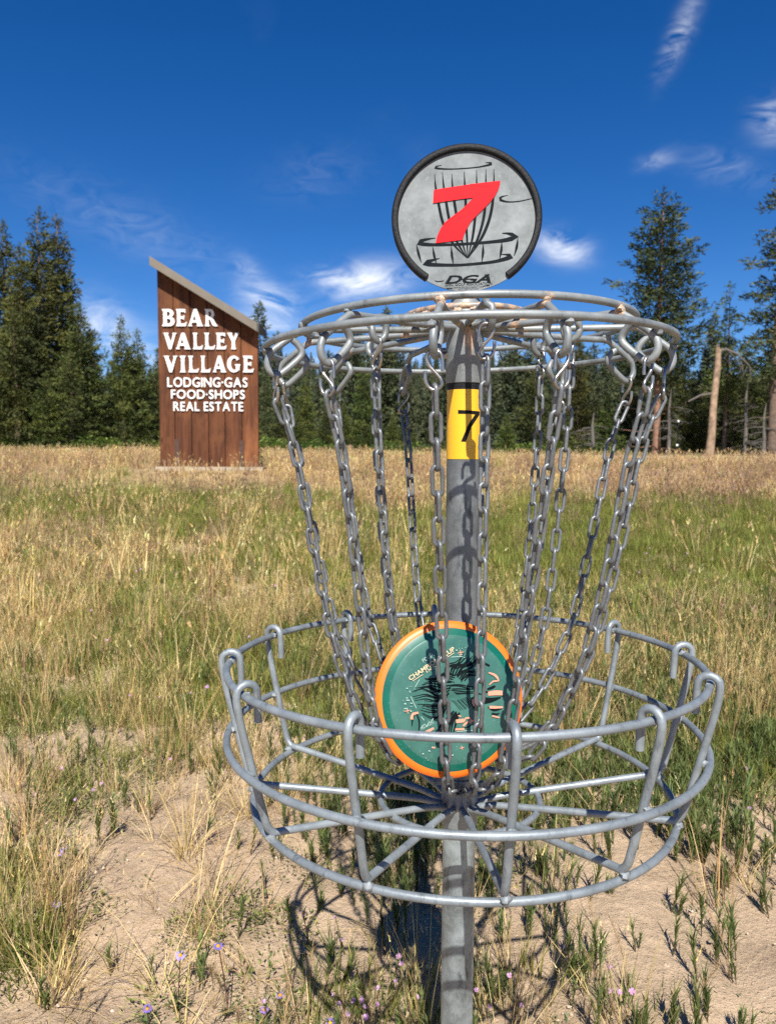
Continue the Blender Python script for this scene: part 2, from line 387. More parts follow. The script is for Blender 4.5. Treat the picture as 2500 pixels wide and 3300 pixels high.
# ------------------------------------------------------------------ the road behind the field on the right
b = MatB('road asphalt'); v = b.coord('Object'); b.set(color=b.mix(b.ramp(b.noise(v, 6, 5), .3, .7), (.20, .185, .165), (.30, .28, .25)), rough=.9); M_ROAD = b.m
road = MB(); pts = []
for px, py, dpt in [(1700, 1478, 37), (2000, 1480, 36), (2300, 1485, 34.5), (2600, 1489, 33), (3000, 1493, 31)]:
    p = at(px, py, dpt); pts.append((p.x, p.y))
V, F = [], []
for i, (x, y) in enumerate(pts):
    for dy, dz in ((-2.2, -.12), (-2.1, .30), (2.6, .34), (2.7, -.2)): V.append((x, y + dy, land1(x, y + dy) + dz))
for i in range(len(pts) - 1):
    for k in range(3): F.append((i * 4 + k, i * 4 + 4 + k, i * 4 + 5 + k, i * 4 + 1 + k))
road.add(V, F); tag(road.obj('road', M_ROAD, smooth=False), kind='structure')

# ------------------------------------------------------------------ flat shapes: outlines with holes, lettering
def flat_mesh(name, loops, depth, mat, bevel=0):
    cu = bpy.data.curves.new(name, 'CURVE'); cu.dimensions = '2D'; cu.fill_mode = 'BOTH'; cu.extrude = depth / 2; cu.bevel_depth = bevel
    for lp in loops:
        s = cu.splines.new('POLY'); s.points.add(len(lp) - 1); s.use_cyclic_u = True
        for p, q in zip(s.points, lp): p.co = (q[0], q[1], 0, 1)
    return curve_mesh(name, cu, mat)
def curve_mesh(name, cu, mat):
    o = bpy.data.objects.new('tmp', cu); COL.objects.link(o)
    dg = bpy.context.evaluated_depsgraph_get(); dg.update()
    me = bpy.data.meshes.new_from_object(o.evaluated_get(dg)); me.name = name
    bpy.data.objects.remove(o); bpy.data.curves.remove(cu)
    me.materials.clear(); me.materials.append(mat); return me
_tc = {}
def text_mesh(s, mat, offset=0., shear=0., depth=.0):
    key = (s, mat.name, offset, shear, depth)
    if key in _tc: return _tc[key]
    cu = bpy.data.curves.new('t', 'FONT'); cu.body = s; cu.size = 1; cu.offset = offset; cu.shear = shear; cu.extrude = depth; cu.resolution_u = 4
    me = curve_mesh('letter', cu, mat); _tc[key] = me; return me
def bounds(me):
    a = np.array([v.co[:] for v in me.vertices]); return a.min(0), a.max(0)
def fit_box(me, x0, y0, x1, y1, z=0.):
    """matrix that maps the flat mesh onto a box in its plane"""
    lo, hi = bounds(me); sx_ = (x1 - x0) / max(1e-6, hi[0] - lo[0]); sy_ = (y1 - y0) / max(1e-6, hi[1] - lo[1])
    return Matrix.Translation((x0 - lo[0] * sx_, y0 - lo[1] * sy_, z)) @ Matrix.Diagonal((sx_, sy_, 1, 1))
def ribbons(strokes, zstep=.00002, z0=0.):
    """brush strokes (x, y, width) as flat ribbons, each a hair above the one before"""
    m = MB()
    for i, st in enumerate(strokes):
        q = smooth_path(st, max(.004, sum(math.dist(a[:2], b_[:2]) for a, b_ in zip(st, st[1:])) / 26)); z = z0 + i * zstep
        V, F = [], []; n = len(q)
        for k in range(n):
            a, b_ = q[max(0, k - 1)], q[min(n - 1, k + 1)]; t = (b_ - a)[:2]; t = t / (np.linalg.norm(t) + 1e-9); nn = np.array((-t[1], t[0])) * max(.0008, q[k][2]) / 2
            V += [(q[k][0] + nn[0], q[k][1] + nn[1], z), (q[k][0] - nn[0], q[k][1] - nn[1], z)]
        for k in range(n - 1): F.append((2 * k + 1, 2 * k + 3, 2 * k + 2, 2 * k))
        m.add(V, F)
    return m
# ------------------------------------------------------------------ wooden village sign
SIGN_D = 15.0
s_org = at(675, 1512, SIGN_D); s_org.z = land1(s_org.x, s_org.y) + .05
s_right = Vector((_cy, -_sy, 0)); s_out = Vector((-_sy, -_cy, 0))        # faces the camera side
sign = empty('wooden_sign', s_org)
sign.matrix_world = Matrix(((s_right.x, -s_out.x, 0, s_org.x), (s_right.y, -s_out.y, 0, s_org.y), (0, 0, 1, s_org.z), (0, 0, 0, 1)))
tag(sign, 'tall brown plank sign with slanted grey roof and raised white village lettering', 'sign')
def sg(zx, zy, off=0.0):
    """photo detail point -> (across, up) on the sign's front"""
    d = ray(470 + zx / 2.912, 800 + zy / 2.912); o = s_org + s_out * off
    t = (o - CAM).dot(s_out) / d.dot(s_out); p = CAM + d * t - s_org
    return p.dot(s_right), p.z
b = MatB('stained plank'); v = b.coord('Object', (1, 1, .07)); rnd = b.rand()
off = b.node('ShaderNodeVectorMath', operation='ADD'); cb = b.node('ShaderNodeCombineXYZ'); b.l.new(b.math('MULTIPLY', rnd, 37.), cb.inputs[2]); b.l.new(b.math('MULTIPLY', rnd, 11.), cb.inputs[0])
b.l.new(v, off.inputs[0]); b.l.new(cb.outputs[0], off.inputs[1]); v = off.outputs[0]
g1, g2 = b.noise(v, 9, 6, .65, 1.2), b.noise(v, 45, 4, .7, .5); kn = b.voro(b.coord('Object', (3.2, 1, 1.1)), 1.6); blotch = b.noise(b.coord('Object', (1, 1, .5)), 2.2, 4, .6)
c = b.mix(b.ramp(g1, .33, .68), (.042, .0145, .0065), (.125, .044, .0165)); c = b.mix(b.ramp(g2, .5, .75, 0, .6), c, (.036, .012, .005))
c = b.mix(b.ramp(blotch, .48, .74, 0, .7), c, (.20, .080, .030)); c = b.mix(b.ramp(kn, .05, .16, .9, 0), c, (.04, .014, .007))
c = b.mix(1, c, b.mix(b.attr('tone', 'Fac'), (.80, .78, .76), (1.55, 1.5, 1.45)), 'MULTIPLY')
b.set(color=c, rough=.75, spec=.25); b.bump(g2, .3, .01); M_PLANK = b.m
M_TRIM = plain('weathered grey fascia', (.150, .128, .100), .8, 0, .10, 3)
M_ROOF = plain('dark roofing', (.05, .048, .045), .8, 0, .2, 10)
M_CONC = plain('pale concrete', (.36, .31, .235), .9, 0, .15, 8, bump=.3)
M_WHITE = plain('white painted letter', (.80, .79, .77), .5, 0, .03, 4)
M_STRAP = plain('weathered steel strap', (.075, .042, .032), .85, 0, .35, 30, spec=.2)
xb = [sg(z, 1600)[0] for z in (128, 276, 432, 590, 745, 902, 1058)]
tlx, tlz = sg(100, 205); trx, trz = sg(1047, 790)
def roof_z(x): return tlz + (trz - tlz) * (x - tlx) / (trx - tlx)
x_l, x_r = xb[0], xb[-1]; z_bot = sg(600, 2050)[1]
random.seed(3)
for i in range(6):
    a, c_ = xb[i] + .006, xb[i + 1] - .006; d0 = -random.uniform(0, .016); m = MB(); th = .045
    za, zc = roof_z(a) + .03, roof_z(c_) + .03; ch = .006
    V = [(a, d0 + ch, z_bot), (a + ch, d0, z_bot), (c_ - ch, d0, z_bot), (c_, d0 + ch, z_bot), (c_, d0 + th, z_bot), (a, d0 + th, z_bot)]
    V += [(x, y, roof_z(x) + .03) for x, y, _ in V]
    m.add(V, [(0, 1, 7, 6), (1, 2, 8, 7), (2, 3, 9, 8), (3, 4, 10, 9), (4, 5, 11, 10), (5, 0, 6, 11), (5, 4, 3, 2, 1, 0), (6, 7, 8, 9, 10, 11)])
    me = m.mesh('plank', M_PLANK, False); at_ = me.attributes.new('tone', 'FLOAT', 'POINT'); at_.data.foreach_set('value', [(.25, .38, .32, .30, .42, .75)[i]] * 12)
    o = link('plank', me, sign)
    if i == 5: o['label'] = 'paler orange-brown plank at the right edge'
m = MB(); core = [(x_l + .02, z_bot), (x_r - .02, z_bot), (x_r - .02, roof_z(x_r - .02)), (x_l + .02, roof_z(x_l + .02))]
m.add([(x, y, z) for y in (.047, .17) for x, z in core], [(0, 1, 2, 3), (7, 6, 5, 4), (0, 4, 5, 1), (1, 5, 6, 2), (2, 6, 7, 3), (3, 7, 4, 0)]); m.obj('frame_core', M_PLANK, sign, False)
# sloping roof: fascia board in front, roof deck behind
OV = .27
f1, f2 = sg(40, 75, OV), sg(40, 160, OV); f3, f4 = sg(1045, 700, OV), sg(1045, 782, OV)
m = MB(); q = [f2, f4, f3, f1]
m.add([(x, y, z) for y in (-OV - .03, -OV) for x, z in q], [(0, 1, 2, 3), (7, 6, 5, 4), (0, 4, 5, 1), (1, 5, 6, 2), (2, 6, 7, 3), (3, 7, 4, 0)]); m.obj('fascia', M_TRIM, sign, False)
m = MB(); dz = -.006
q = [(f2[0], f2[1] + .03), (f4[0], f4[1] + .03), (f3[0], f3[1] + dz), (f1[0], f1[1] + dz)]
m.add([(x, y, z) for y in (-OV + .002, .42) for x, z in q], [(0, 1, 2, 3), (7, 6, 5, 4), (0, 4, 5, 1), (1, 5, 6, 2), (2, 6, 7, 3), (3, 7, 4, 0)]); m.obj('roof_deck', M_ROOF, sign, False)
# end cap down the low end of the roof
m = MB(); a1, a2 = f3, f4
m.add([(a1[0] + .003, -OV - .03, a1[1]), (a2[0] + .003, -OV - .03, a2[1]), (a2[0] + .05, .42, a2[1] - .03), (a1[0] + .05, .42, a1[1] - .03),
       (a1[0] + .04, -OV - .03, a1[1] - .02), (a2[0] + .04, -OV - .03, a2[1] - .02), (a2[0] + .075, .42, a2[1] - .04), (a1[0] + .075, .42, a1[1] - .04)],
      [(0, 1, 2, 3), (7, 6, 5, 4), (0, 4, 5, 1), (1, 5, 6, 2), (2, 6, 7, 3), (3, 7, 4, 0)]); m.obj('roof_end_board', M_ROOF, sign, False)
m = MB(); m.box((x_l - .05, -.16, z_bot - .32), (x_r + .10, .34, z_bot - .002)); m.obj('concrete_base', M_CONC, sign, False)
for z0, z1, zt in ((272, 318, 1790), (882, 922, 1805)):
    (xa, zt_), (xc, _) = sg(z0, zt), sg(z1, zt); m = MB(); m.box((xa, -.028, z_bot + .004), (xc, -.012, zt_)); m.obj('steel_strap', M_STRAP, sign, False)

def arc(cx, cy, rx, ry, a0, a1, n=12): return [(cx + rx * math.cos(RAD(a0 + (a1 - a0) * i / n)), cy + ry * math.sin(RAD(a0 + (a1 - a0) * i / n))) for i in range(n + 1)]
GL = {
 'I': [[(0, 0), (.34, 0), (.26, .12), (.25, .5), (.26, .88), (.34, 1), (0, 1), (.08, .88), (.09, .5), (.08, .12)]],
 'L': [[(0, 0), (.62, 0), (.68, .26), (.55, .15), (.28, .14), (.26, .3), (.25, .5), (.26, .88), (.34, 1), (0, 1), (.08, .88), (.09, .5), (.08, .12)]],
 'E': [[(0, 0), (.62, 0), (.68, .25), (.55, .15), (.28, .14), (.27, .44), (.44, .44), (.52, .36), (.52, .66), (.44, .57), (.27, .57), (.28, .86), (.50, .85), (.61, .76), (.58, 1), (0, 1), (.08, .88), (.09, .5), (.08, .12)]],
 'V': [[(-.02, 1), (.34, 1), (.27, .92), (.46, .36), (.60, .92), (.55, 1), (.84, 1), (.74, .92), (.47, -.02), (.33, -.02), (.06, .92)]],
 'A': [[(0, 0), (.27, 0), (.2, .08), (.24, .22), (.52, .22), (.56, .08), (.5, 0), (.90, 0), (.81, .09), (.52, 1.02), (.36, 1.02), (.08, .09)], [(.285, .35), (.485, .35), (.39, .70)]],
 'Y': [[(-.02, 1), (.36, 1), (.29, .93), (.42, .64), (.54, .93), (.5, 1), (.78, 1), (.69, .92), (.50, .50), (.50, .12), (.58, 0), (.22, 0), (.3, .12), (.3, .47), (.06, .92)]],
 'B': [[(0, 0), (.38, 0)] + arc(.38, .28, .28, .28, -90, 75, 12) + arc(.36, .76, .25, .24, -60, 90, 12) + [(0, 1), (.08, .88), (.09, .5), (.08, .12)],
       [(.26, .13)] + arc(.34, .29, .13, .155, -90, 90, 8) + [(.26, .445)], [(.26, .57)] + arc(.33, .72, .11, .145, -90, 90, 8) + [(.26, .87)]],
 'R': [[(0, 0), (.34, 0), (.26, .12), (.26, .42), (.34, .42), (.52, .06), (.60, 0), (.86, 0), (.74, .10), (.53, .46)] + arc(.36, .73, .27, .27, -45, 90, 12) + [(0, 1), (.08, .88), (.09, .5), (.08, .12)],
       [(.26, .55)] + arc(.34, .71, .11, .155, -90, 90, 8) + [(.26, .87)]],
 'G': [arc(.45, .5, .45, .52, 38, 322, 30) + [(.83, .06), (.83, .34), (.90, .48), (.50, .48), (.60, .38), (.60, .22)] + arc(.48, .5, .24, .38, 300, 55, 22) + [(.66, .72)]],
}
def put_letter(me, x0, z0, x1, z1, depth=.03):
    o = link('letter', me, sign); mtx = fit_box(me, x0, z0, x1, z1)
    o.matrix_basis = Matrix(((1, 0, 0, 0), (0, 0, -1, -.028), (0, 1, 0, 0), (0, 0, 0, 1))) @ mtx
    return o
_gm = {k: flat_mesh('letter', v_, .030, M_WHITE) for k, v_ in GL.items()}
for word, y0, y1, boxes in (('BEAR', 575, 734, [(155, 277), (287, 390), (398, 546), (555, 682)]),
                            ('VALLEY', 797, 950, [(168, 302), (284, 430), (445, 540), (552, 655), (662, 762), (765, 882)]),
                            ('VILLAGE', 1012, 1166, [(172, 310), (322, 385), (402, 503), (518, 613), (630, 763), (768, 893), (913, 1016)])):
    for ch_, (a, c_) in zip(word, boxes):
        xa, zt_ = sg(a, y0); xc, zb_ = sg(c_, y1); put_letter(_gm[ch_], xa, zb_, xc, zt_)
for line, (a, c_), y0, y1 in (('LODGING·GAS', (208, 958), 1214, 1306), ('FOOD·SHOPS', (243, 933), 1330, 1416), ('REAL ESTATE', (265, 918), 1442, 1530)):
    ms = [None if ch_ == ' ' else text_mesh(ch_, M_WHITE, .008, 0, .015) for ch_ in line]
    ws = [.20 if q is None else bounds(q)[1][0] - bounds(q)[0][0] for q in ms]; gap = .115
    tot_w = sum(ws) + gap * (len(ws) - 1); xa, zt_ = sg(a, y0); xc, zb_ = sg(c_, y1); k = (xc - xa) / tot_w; kz = (zt_ - zb_); x = xa
    hgt = bounds(text_mesh('E', M_WHITE, .008, 0, .015)); h0, h1 = hgt[0][1], hgt[1][1]
    for q, w in zip(ms, ws):
        if q is not None:
            lo, hi = bounds(q); put_letter(q, x, zb_ + (lo[1] - h0) / (h1 - h0) * kz, x + w * k, zb_ + (hi[1] - h0) / (h1 - h0) * kz)
        x += (w + gap) * k

# ------------------------------------------------------------------ the disc golf basket
basket = empty('disc_golf_basket', (0, 0, 0))
tag(basket, 'galvanised disc golf basket with hanging chains and number seven plate', 'basket')
RACK = lambda p: (p[0], p[1], p[2] + RIM_Z + .018 * p[0] + .01145 * p[1])
BSK = lambda p: (p[0], p[1], p[2] + RIM_Z + .00976 * p[0] - .0207 * p[1])
UPZ = lambda p: (p[0], p[1], p[2] + RIM_Z)
def pol(th, r, z):
    a = RAD(th); return (r * math.sin(a), -r * math.cos(a), z)
def rusty(o, spots, reach):
    me = o.data; a = me.attributes.new('rust', 'FLOAT', 'POINT'); co = np.array([v.co[:] for v in me.vertices]); k = np.zeros(len(co))
    for s in spots: k = np.maximum(k, np.exp(-((co - np.array(s)) ** 2).sum(1) / reach ** 2))
    a.data.foreach_set('value', k.astype(np.float32)); return o
def ring(name, R, z, r, mat, xf, spots=(), reach=.02, wob=0.):
    n = 120; rs = np.random.RandomState(int(R * 1e4)); ph = rs.rand(3) * 6.28
    pts = []
    for i in range(n):
        t = 360 * i / n; dz = wob * (math.sin(RAD(2 * t) + ph[0]) + .6 * math.sin(RAD(3 * t) + ph[1])); pts.append(pol(t, R + wob * .8 * math.sin(RAD(2 * t) + ph[2]), z + dz))
    m = MB(); m.tube(pts, r, 14, closed=True); return rusty(m.obj(name, mat, basket, True, xf), [xf(s) for s in spots], reach)
OUT_TH = [-7 + 30 * k for k in range(12)]
OUT_J = dict(zip(OUT_TH, [.15, -.2, .2, .3, 0, .4, -.3, .5, -.4, .3, .4, 1.2])) 
IN_TH = [8 + 60 * k for k in range(6)]
rod_th = [9 + 30 * k for k in range(12)]; rod_th[0] = 9.4; rod_th[1] = 38.2; rod_th[11] = 340.4
R_RACK, R_BSK = .0047, .0051
weld_u = [pol(t, .230, .470) for t in OUT_TH]
ring('outer_ring', .2806, .4445, R_RACK, M_RACK, RACK, [pol(t, .2806, .438) for t in OUT_TH], .006)
ring('upper_ring', .2303, .4758, R_RACK, M_RACK, RACK, [p for i, p in enumerate(weld_u) if i in (0, 1, 2, 5)], .0105)
ring('hub_ring', .083, .492, .0042, M_RACK, RACK, [pol(t, .083, .49) for t in range(0, 360, 15)], .011)
ring('top_rim', .335, 0, R_BSK, M_ROD, BSK, (), .01, .0012)
ring('middle_ring', .3372, -.1008, R_BSK, M_ROD, BSK, (), .01, .0012)
ring('bottom_ring', .3004, -.1936, R_BSK, M_ROD, BSK, (), .01, .001)
ring('inner_ring', .1172, -.2107, .0048, M_ROD, BSK)
def weld_blob(p, s, parent, mat, xf, seed):
    rs = random.Random(seed); m = MB(); n1_, n2_ = 6, 9; V, F = [], []
    for i in range(n1_ + 1):
        for k in range(n2_):
            a, e = 2 * math.pi * k / n2_, math.pi * i / n1_; rr = s * rs.uniform(.7, 1.25); V.append((p[0] + rr * math.sin(e) * math.cos(a), p[1] + rr * math.sin(e) * math.sin(a), p[2] + rr * math.cos(e) * .8))
    for i in range(n1_):
        for k in range(n2_): F.append((i * n2_ + k, (i + 1) * n2_ + k, (i + 1) * n2_ + (k + 1) % n2_, i * n2_ + (k + 1) % n2_))
    m.add(V, F); return m.obj('weld', mat, parent, True, xf)
M_WELDZ = plain('zinc weld', (.20, .22, .23), .65, .2, .4, 150, bump=.5)
for i, t in enumerate(OUT_TH):
    prof = [(.0265, .4735), (.060, .4720), (.10, .4700), (.20, .4668), (.229, .4660), (.240, .4610), (.262, .4455), (.2735, .4365), (.2785, .4290), (.2800, .4200), (.2770, .4110), (.2685, .4050),
            (.2600, .4090), (.2420, .4240), (.2352, .4320), (.2350, .4390), (.2410, .4470), (.2470, .4515)]
    q = smooth_path(prof, .0035); m = MB(); m.tube([pol(t + OUT_J[t] * (1 if k < .8 * len(q) else 1.5), a[0], a[1]) for k, a in enumerate(q)], .0046, 12)
    o = rusty(m.obj('hanger', M_RACK, basket, True, RACK), [RACK(pol(t, .231, .466)), RACK(pol(t, .085, .468))], .009 if i in (0, 1, 2, 9) else .005)
    weld_blob(pol(t, .2318, .4705), .0052 if i % 2 else .0066, o, M_WELD if i in (0, 1, 2, 3, 5, 9) else M_WELDZ, RACK, i)
    weld_blob(pol(t, .2805, .4375), .0052, o, M_WELDZ, RACK, 50 + i)
    weld_blob(pol(t, .0845, .484), .0068, o, M_WELD, RACK, 80 + i)
IN_R = {8: .176, 68: .150, 128: .146, 188: .15, 248: .145, 308: .146}
for i, t in enumerate(IN_TH):
    R = IN_R[t]
    prof = [(.0265, .4790), (.055, .4785), (.09, .4785), (R - .02, .4790), (R - .002, .4795), (R + .008, .4730), (R + .0105, .4640), (R + .009, .4540), (R + .001, .4475), (R - .007, .4520), (R - .0105, .4610), (R - .0105, .4700)]
    q = smooth_path(prof, .0035); m = MB(); m.tube([pol(t + (2.2 if k > .72 * len(q) else 0) * (k / len(q)), a[0], a[1]) for k, a in enumerate(q)], .0046, 12)
    o = rusty(m.obj('hanger', M_RACK, basket, True, RACK), [RACK(pol(t, .085, .477))], .009)
    weld_blob(pol(t, .0835, .4865), .0062, o, M_WELD, RACK, 120 + i)
# basket rods: hooked over the rim, down inside the middle ring, bent in to the collar
for i, t in enumerate(rod_th):
    prof = [(.3190, -.036), (.3195, -.018), (.3205, 0)] + [(.3335 + .0135 * math.cos(RAD(a)), .001 + .0135 * math.sin(RAD(a))) for a in (155, 125, 90, 55, 25)] + \
           [(.3462, -.008), (.3405, -.040), (.3262, -.100), (.3120, -.158), (.3070, -.174), (.2990, -.1825), (.2850, -.1845), (.117, -.2045), (.060, -.2120), (.027, -.2200)]
    q = smooth_path(prof, .006); m = MB(); m.tube([pol(t, a[0], a[1]) for a in q], .0050, 12)
    o = rusty(m.obj('basket_rod', M_ROD, basket, True, BSK), [], .01)
    for (r_, z_, s_) in ((.3335, .0, .0060), (.3310, -.1005, .0064), (.3030, -.1885, .0070), (.1172, -.2065, .0058)): weld_blob(pol(t + .25, r_, z_), s_, o, M_WELDZ, BSK, i * 7 + int(r_ * 100))
# pole, sleeve, band, collar
m = MB(); m.lathe([(.0241, -.20), (.0241, .395)], 56); m.obj('pole', M_POLE, basket, True, UPZ)
m = MB(); m.lathe([(.0242, -RIM_Z - .25), (.0242, -.18)], 56); m.obj('lower_pole', M_POLE_LOW, basket, True, UPZ)
m = MB(); m.lathe([(.0262, .3975), (.0268, .399), (.0268, .470), (.0240, .500), (.0200, .515)], 56); rusty(m.obj('rack_sleeve', M_RACK, basket, True, UPZ), [(s * .027 * math.sin(a), -.027 * math.cos(a), .468 + RIM_Z) for s, a in ((1, .25),)], .009)
m = MB(); m.lathe([(.0245, .3885), (.02455, .3885), (.0252, .3975), (.0245, .3975)], 56, False); m.obj('rubber_gasket', M_FOAM, basket, True, UPZ)
m = MB(); m.lathe([(.0243, .2905), (.02465, .2905), (.02465, .388), (.0243, .388)], 64, False); band = m.obj('number_band', M_YELLOW, basket, True, UPZ)
m = MB(); m.lathe([(.0258, -.2500), (.0268, -.2485), (.0268, -.1765), (.0255, -.1755), (.0242, -.1755)], 56); rusty(m.obj('basket_collar', M_ROD, basket, True, UPZ), [], .01)
def hexnut(p, axis_th, mat=M_HOOK):
    m = MB(); a = RAD(axis_th); d = Vector((math.sin(a), -math.cos(a), 0)); s = Vector((math.cos(a), math.sin(a), 0)); u = Vector((0, 0, 1)); V, F = [], []
    for k, (L, R) in enumerate(((0, .0062), (.009, .0062), (.0091, .0038), (.015, .0038))):
        for j in range(6): g = RAD(60 * j + 12); V.append(Vector(p) + d * L + s * (R * math.cos(g)) + u * (R * math.sin(g)))
    for k in range(3):
        for j in range(6): F.append((k * 6 + j, k * 6 + (j + 1) % 6, k * 6 + 6 + (j + 1) % 6, k * 6 + 6 + j))
    F.append(tuple(range(18, 24))); m.add(V, F); m.obj('nut', mat, basket, False, UPZ)
hexnut(pol(-78, .026, .4365), -78); hexnut(pol(110, .026, .4365), 110); hexnut(pol(-80, .0262, -.186), -80, M_WELDZ); hexnut(pol(95, .0262, -.192), 95, M_WELDZ)
# black 7 wrapped on the yellow band (printed)
m = MB()
def band_pt(zx, zy, d=.00035):
    a = math.asin(max(-.97, min(.97, (zx - 708) / 198.0))) - RAD(3.0); z = .388 - (zy - 2) / 840.0 * .0975; R = .02465 + d
    return (R * math.sin(a), -R * math.cos(a), z)
def band_quad(p0, p1, p2, p3, n=14, d=.00035):
    V, F = [], []
    for i in range(n + 1):
        t = i / n
        V += [band_pt(p0[0] + (p1[0] - p0[0]) * t, p0[1] + (p1[1] - p0[1]) * t, d), band_pt(p3[0] + (p2[0] - p3[0]) * t, p3[1] + (p2[1] - p3[1]) * t, d)]
    for i in range(n): F.append((2 * i + 1, 2 * i + 3, 2 * i + 2, 2 * i))
    m.add(V, F)
band_quad((650, 250), (886, 263), (884, 302), (650, 296)); band_quad((884, 302), (800, 455), (760, 440), (838, 302), d=.0004); band_quad((800, 455), (740, 633), (688, 631), (760, 440), d=.0004)
m.obj('numeral', M_BLACK, band, True, UPZ)
# number plate on top
PL_R = .1036
pl_c = at_y(1502, 704, -.012)
m = MB(); seg = 96
V = [(0, 0, .0012)] + [((PL_R - .0012) * math.cos(2 * math.pi * k / seg), (PL_R - .0012) * math.sin(2 * math.pi * k / seg), .0012) for k in range(seg)]
V += [(x, y, -.0012) for x, y, z in V]; F = [(0, 1 + k, 1 + (k + 1) % seg) for k in range(seg)] + [(seg + 1, seg + 2 + (k + 1) % seg, seg + 2 + k) for k in range(seg)] + [(1 + k, seg + 2 + k, seg + 2 + (k + 1) % seg, 1 + (k + 1) % seg) for k in range(seg)]
m.add(V, F); plate = m.obj('number_plate', M_PLATE, basket, False)
plate.matrix_basis = Matrix.Translation(pl_c) @ Matrix.Rotation(RAD(2.5), 4, 'Z') @ Matrix.Rotation(RAD(84), 4, 'X') @ Matrix.Rotation(RAD(1.0), 4, 'Z')
gap0, gap1 = -122, -60
pts = [((PL_R - .0048) * math.cos(RAD(a)), (PL_R - .0048) * math.sin(RAD(a)), 0) for a in np.linspace(gap1 + 4, 360 + gap0 - 2, 120)]
m = MB(); V, F = [], []
for i, p in enumerate(pts):
    a = math.atan2(p[1], p[0])
    for rr, z in ((PL_R - .0092, .0018), (PL_R - .0090, .0052), (PL_R - .0070, .0070), (PL_R - .0025, .0070), (PL_R, .0048), (PL_R, -.0048), (PL_R - .0025, -.007), (PL_R - .009, -.0065), (PL_R - .0092, -.0018)): V.append((rr * math.cos(a), rr * math.sin(a), z))
for i in range(len(pts) - 1):
    for k in range(9): F.append((i * 9 + k, i * 9 + 9 + k, i * 9 + 9 + (k + 1) % 9, i * 9 + (k + 1) % 9))
F.append(tuple(range(9))); F.append(tuple(range((len(pts) - 1) * 9, len(pts) * 9))[::-1]); m.add(V, F); m.obj('rubber_trim', M_FOAM, plate, True)
PX = lambda x, y: ((x - 843) / 672 * PL_R, (790 - y) / 672 * PL_R)
def pst(*pts): return [PX(p[0], p[1]) + (p[2] * 1.2 / 670 * PL_R,) for p in pts]
ART = [pst((625, 300, 2), (580, 308, 10), (562, 320, 16), (620, 332, 13), (720, 338, 9), (830, 336, 9), (940, 330, 9), (1030, 316, 14), (1080, 302, 18), (1060, 292, 12), (1020, 290, 2)),
       pst((1215, 595, 2), (1160, 606, 12), (1142, 628, 22), (1172, 645, 16), (1230, 656, 10), (1320, 652, 8), (1425, 632, 6)),
       pst((562, 380, 2), (570, 500, 14), (595, 650, 20), (625, 800, 20), (680, 950, 18), (745, 1050, 14), (845, 1154, 4)),
       pst((632, 365, 2), (643, 500, 14), (665, 650, 20), (690, 800, 20), (735, 950, 18), (783, 1055, 14), (847, 1154, 4)),
       pst((716, 385, 2), (722, 500, 14), (737, 640, 20), (755, 760, 20), (785, 920, 16), (815, 1050, 11), (848, 1154, 4)),
       pst((828, 365, 2), (832, 490, 14), (838, 650, 20), (842, 850, 18), (848, 1000, 14), (850, 1154, 4)),
       pst((938, 355, 2), (938, 480, 12), (932, 650, 18), (920, 800, 20), (900, 950, 18), (875, 1060, 11), (852, 1154, 4)),
       pst((1022, 350, 2), (1020, 470, 12), (1010, 700, 20), (985, 850, 20), (935, 1000, 18), (893, 1075, 11), (854, 1154, 4)),
       pst((1093, 350, 2), (1092, 470, 12), (1080, 650, 20), (1050, 800, 22), (1000, 930, 22), (940, 1035, 16), (856, 1154, 4)),
       pst((565, 964, 2), (480, 974, 18), (402, 1000, 34), (480, 1020, 26), (650, 1028, 20), (850, 1025, 20), (1050, 1015, 22), (1200, 1000, 30), (1283, 972, 40), (1225, 944, 20), (1160, 938, 2)),
       pst((600, 1150, 2), (540, 1164, 18), (462, 1190, 36), (540, 1206, 28), (750, 1216, 20), (900, 1210, 20), (1080, 1195, 22), (1190, 1170, 30), (1245, 1148, 36), (1210, 1134, 16), (1150, 1130, 2))]
ART += [pst((a, b_, 3), ((a + c_) / 2 + k, (b_ + d) / 2, 19), (c_, d, 3)) for a, b_, c_, d, k in ((393, 1020, 435, 1182, -3), (540, 1045, 570, 1195, -4), (705, 1045, 722, 1202, -3), (990, 1030, 978, 1192, 4), (1157, 1015, 1135, 1172, 5), (1300, 985, 1265, 1146, 6))]
ART += [pst((555, 1352, 2), (590, 1362, 7), (635, 1354, 4)), pst((770, 1346, 7), (900, 1346, 7)), pst((1000, 1312, 3), (1045, 1308, 5)), pst((660, 1425, 3), (715, 1425, 3)), pst((985, 1413, 3), (1045, 1408, 3))]
ribbons(ART, .000015, .00150).obj('basket_emblem', M_PRINT, plate, False)
for s, (x0, x1, y0, y1), sh, of in (('DGA', (645, 1055, 1308, 1384), .32, .03), ('DISC GOLF ASSOCIATION', (650, 1066, 1379, 1404), 0, .008), ('WWW.DISCGOLFASSOC.COM', (725, 985, 1412, 1430), 0, 0), ('Phone 831 722 6037', (765, 945, 1434, 1452), 0, 0)):
    me = text_mesh(s, M_PRINT, of, sh); a, c_ = PX(x0, y1), PX(x1, y0); o = link('lettering', me, plate); o.matrix_basis = fit_box(me, a[0], a[1], c_[0], c_[1], .0016)
seven = [(553, 528), (620, 517), (700, 508), (880, 487), (1010, 474), (1150, 464), (1146, 492), (1132, 540), (1105, 590), (1060, 650), (1000, 712), (940, 768), (882, 828), (845, 890), (820, 945), (806, 990), (700, 1001), (566, 1014), (580, 950), (612, 880), (650, 828), (690, 795), (740, 758), (800, 715), (860, 660), (905, 610), (800, 618), (700, 630), (545, 648)]
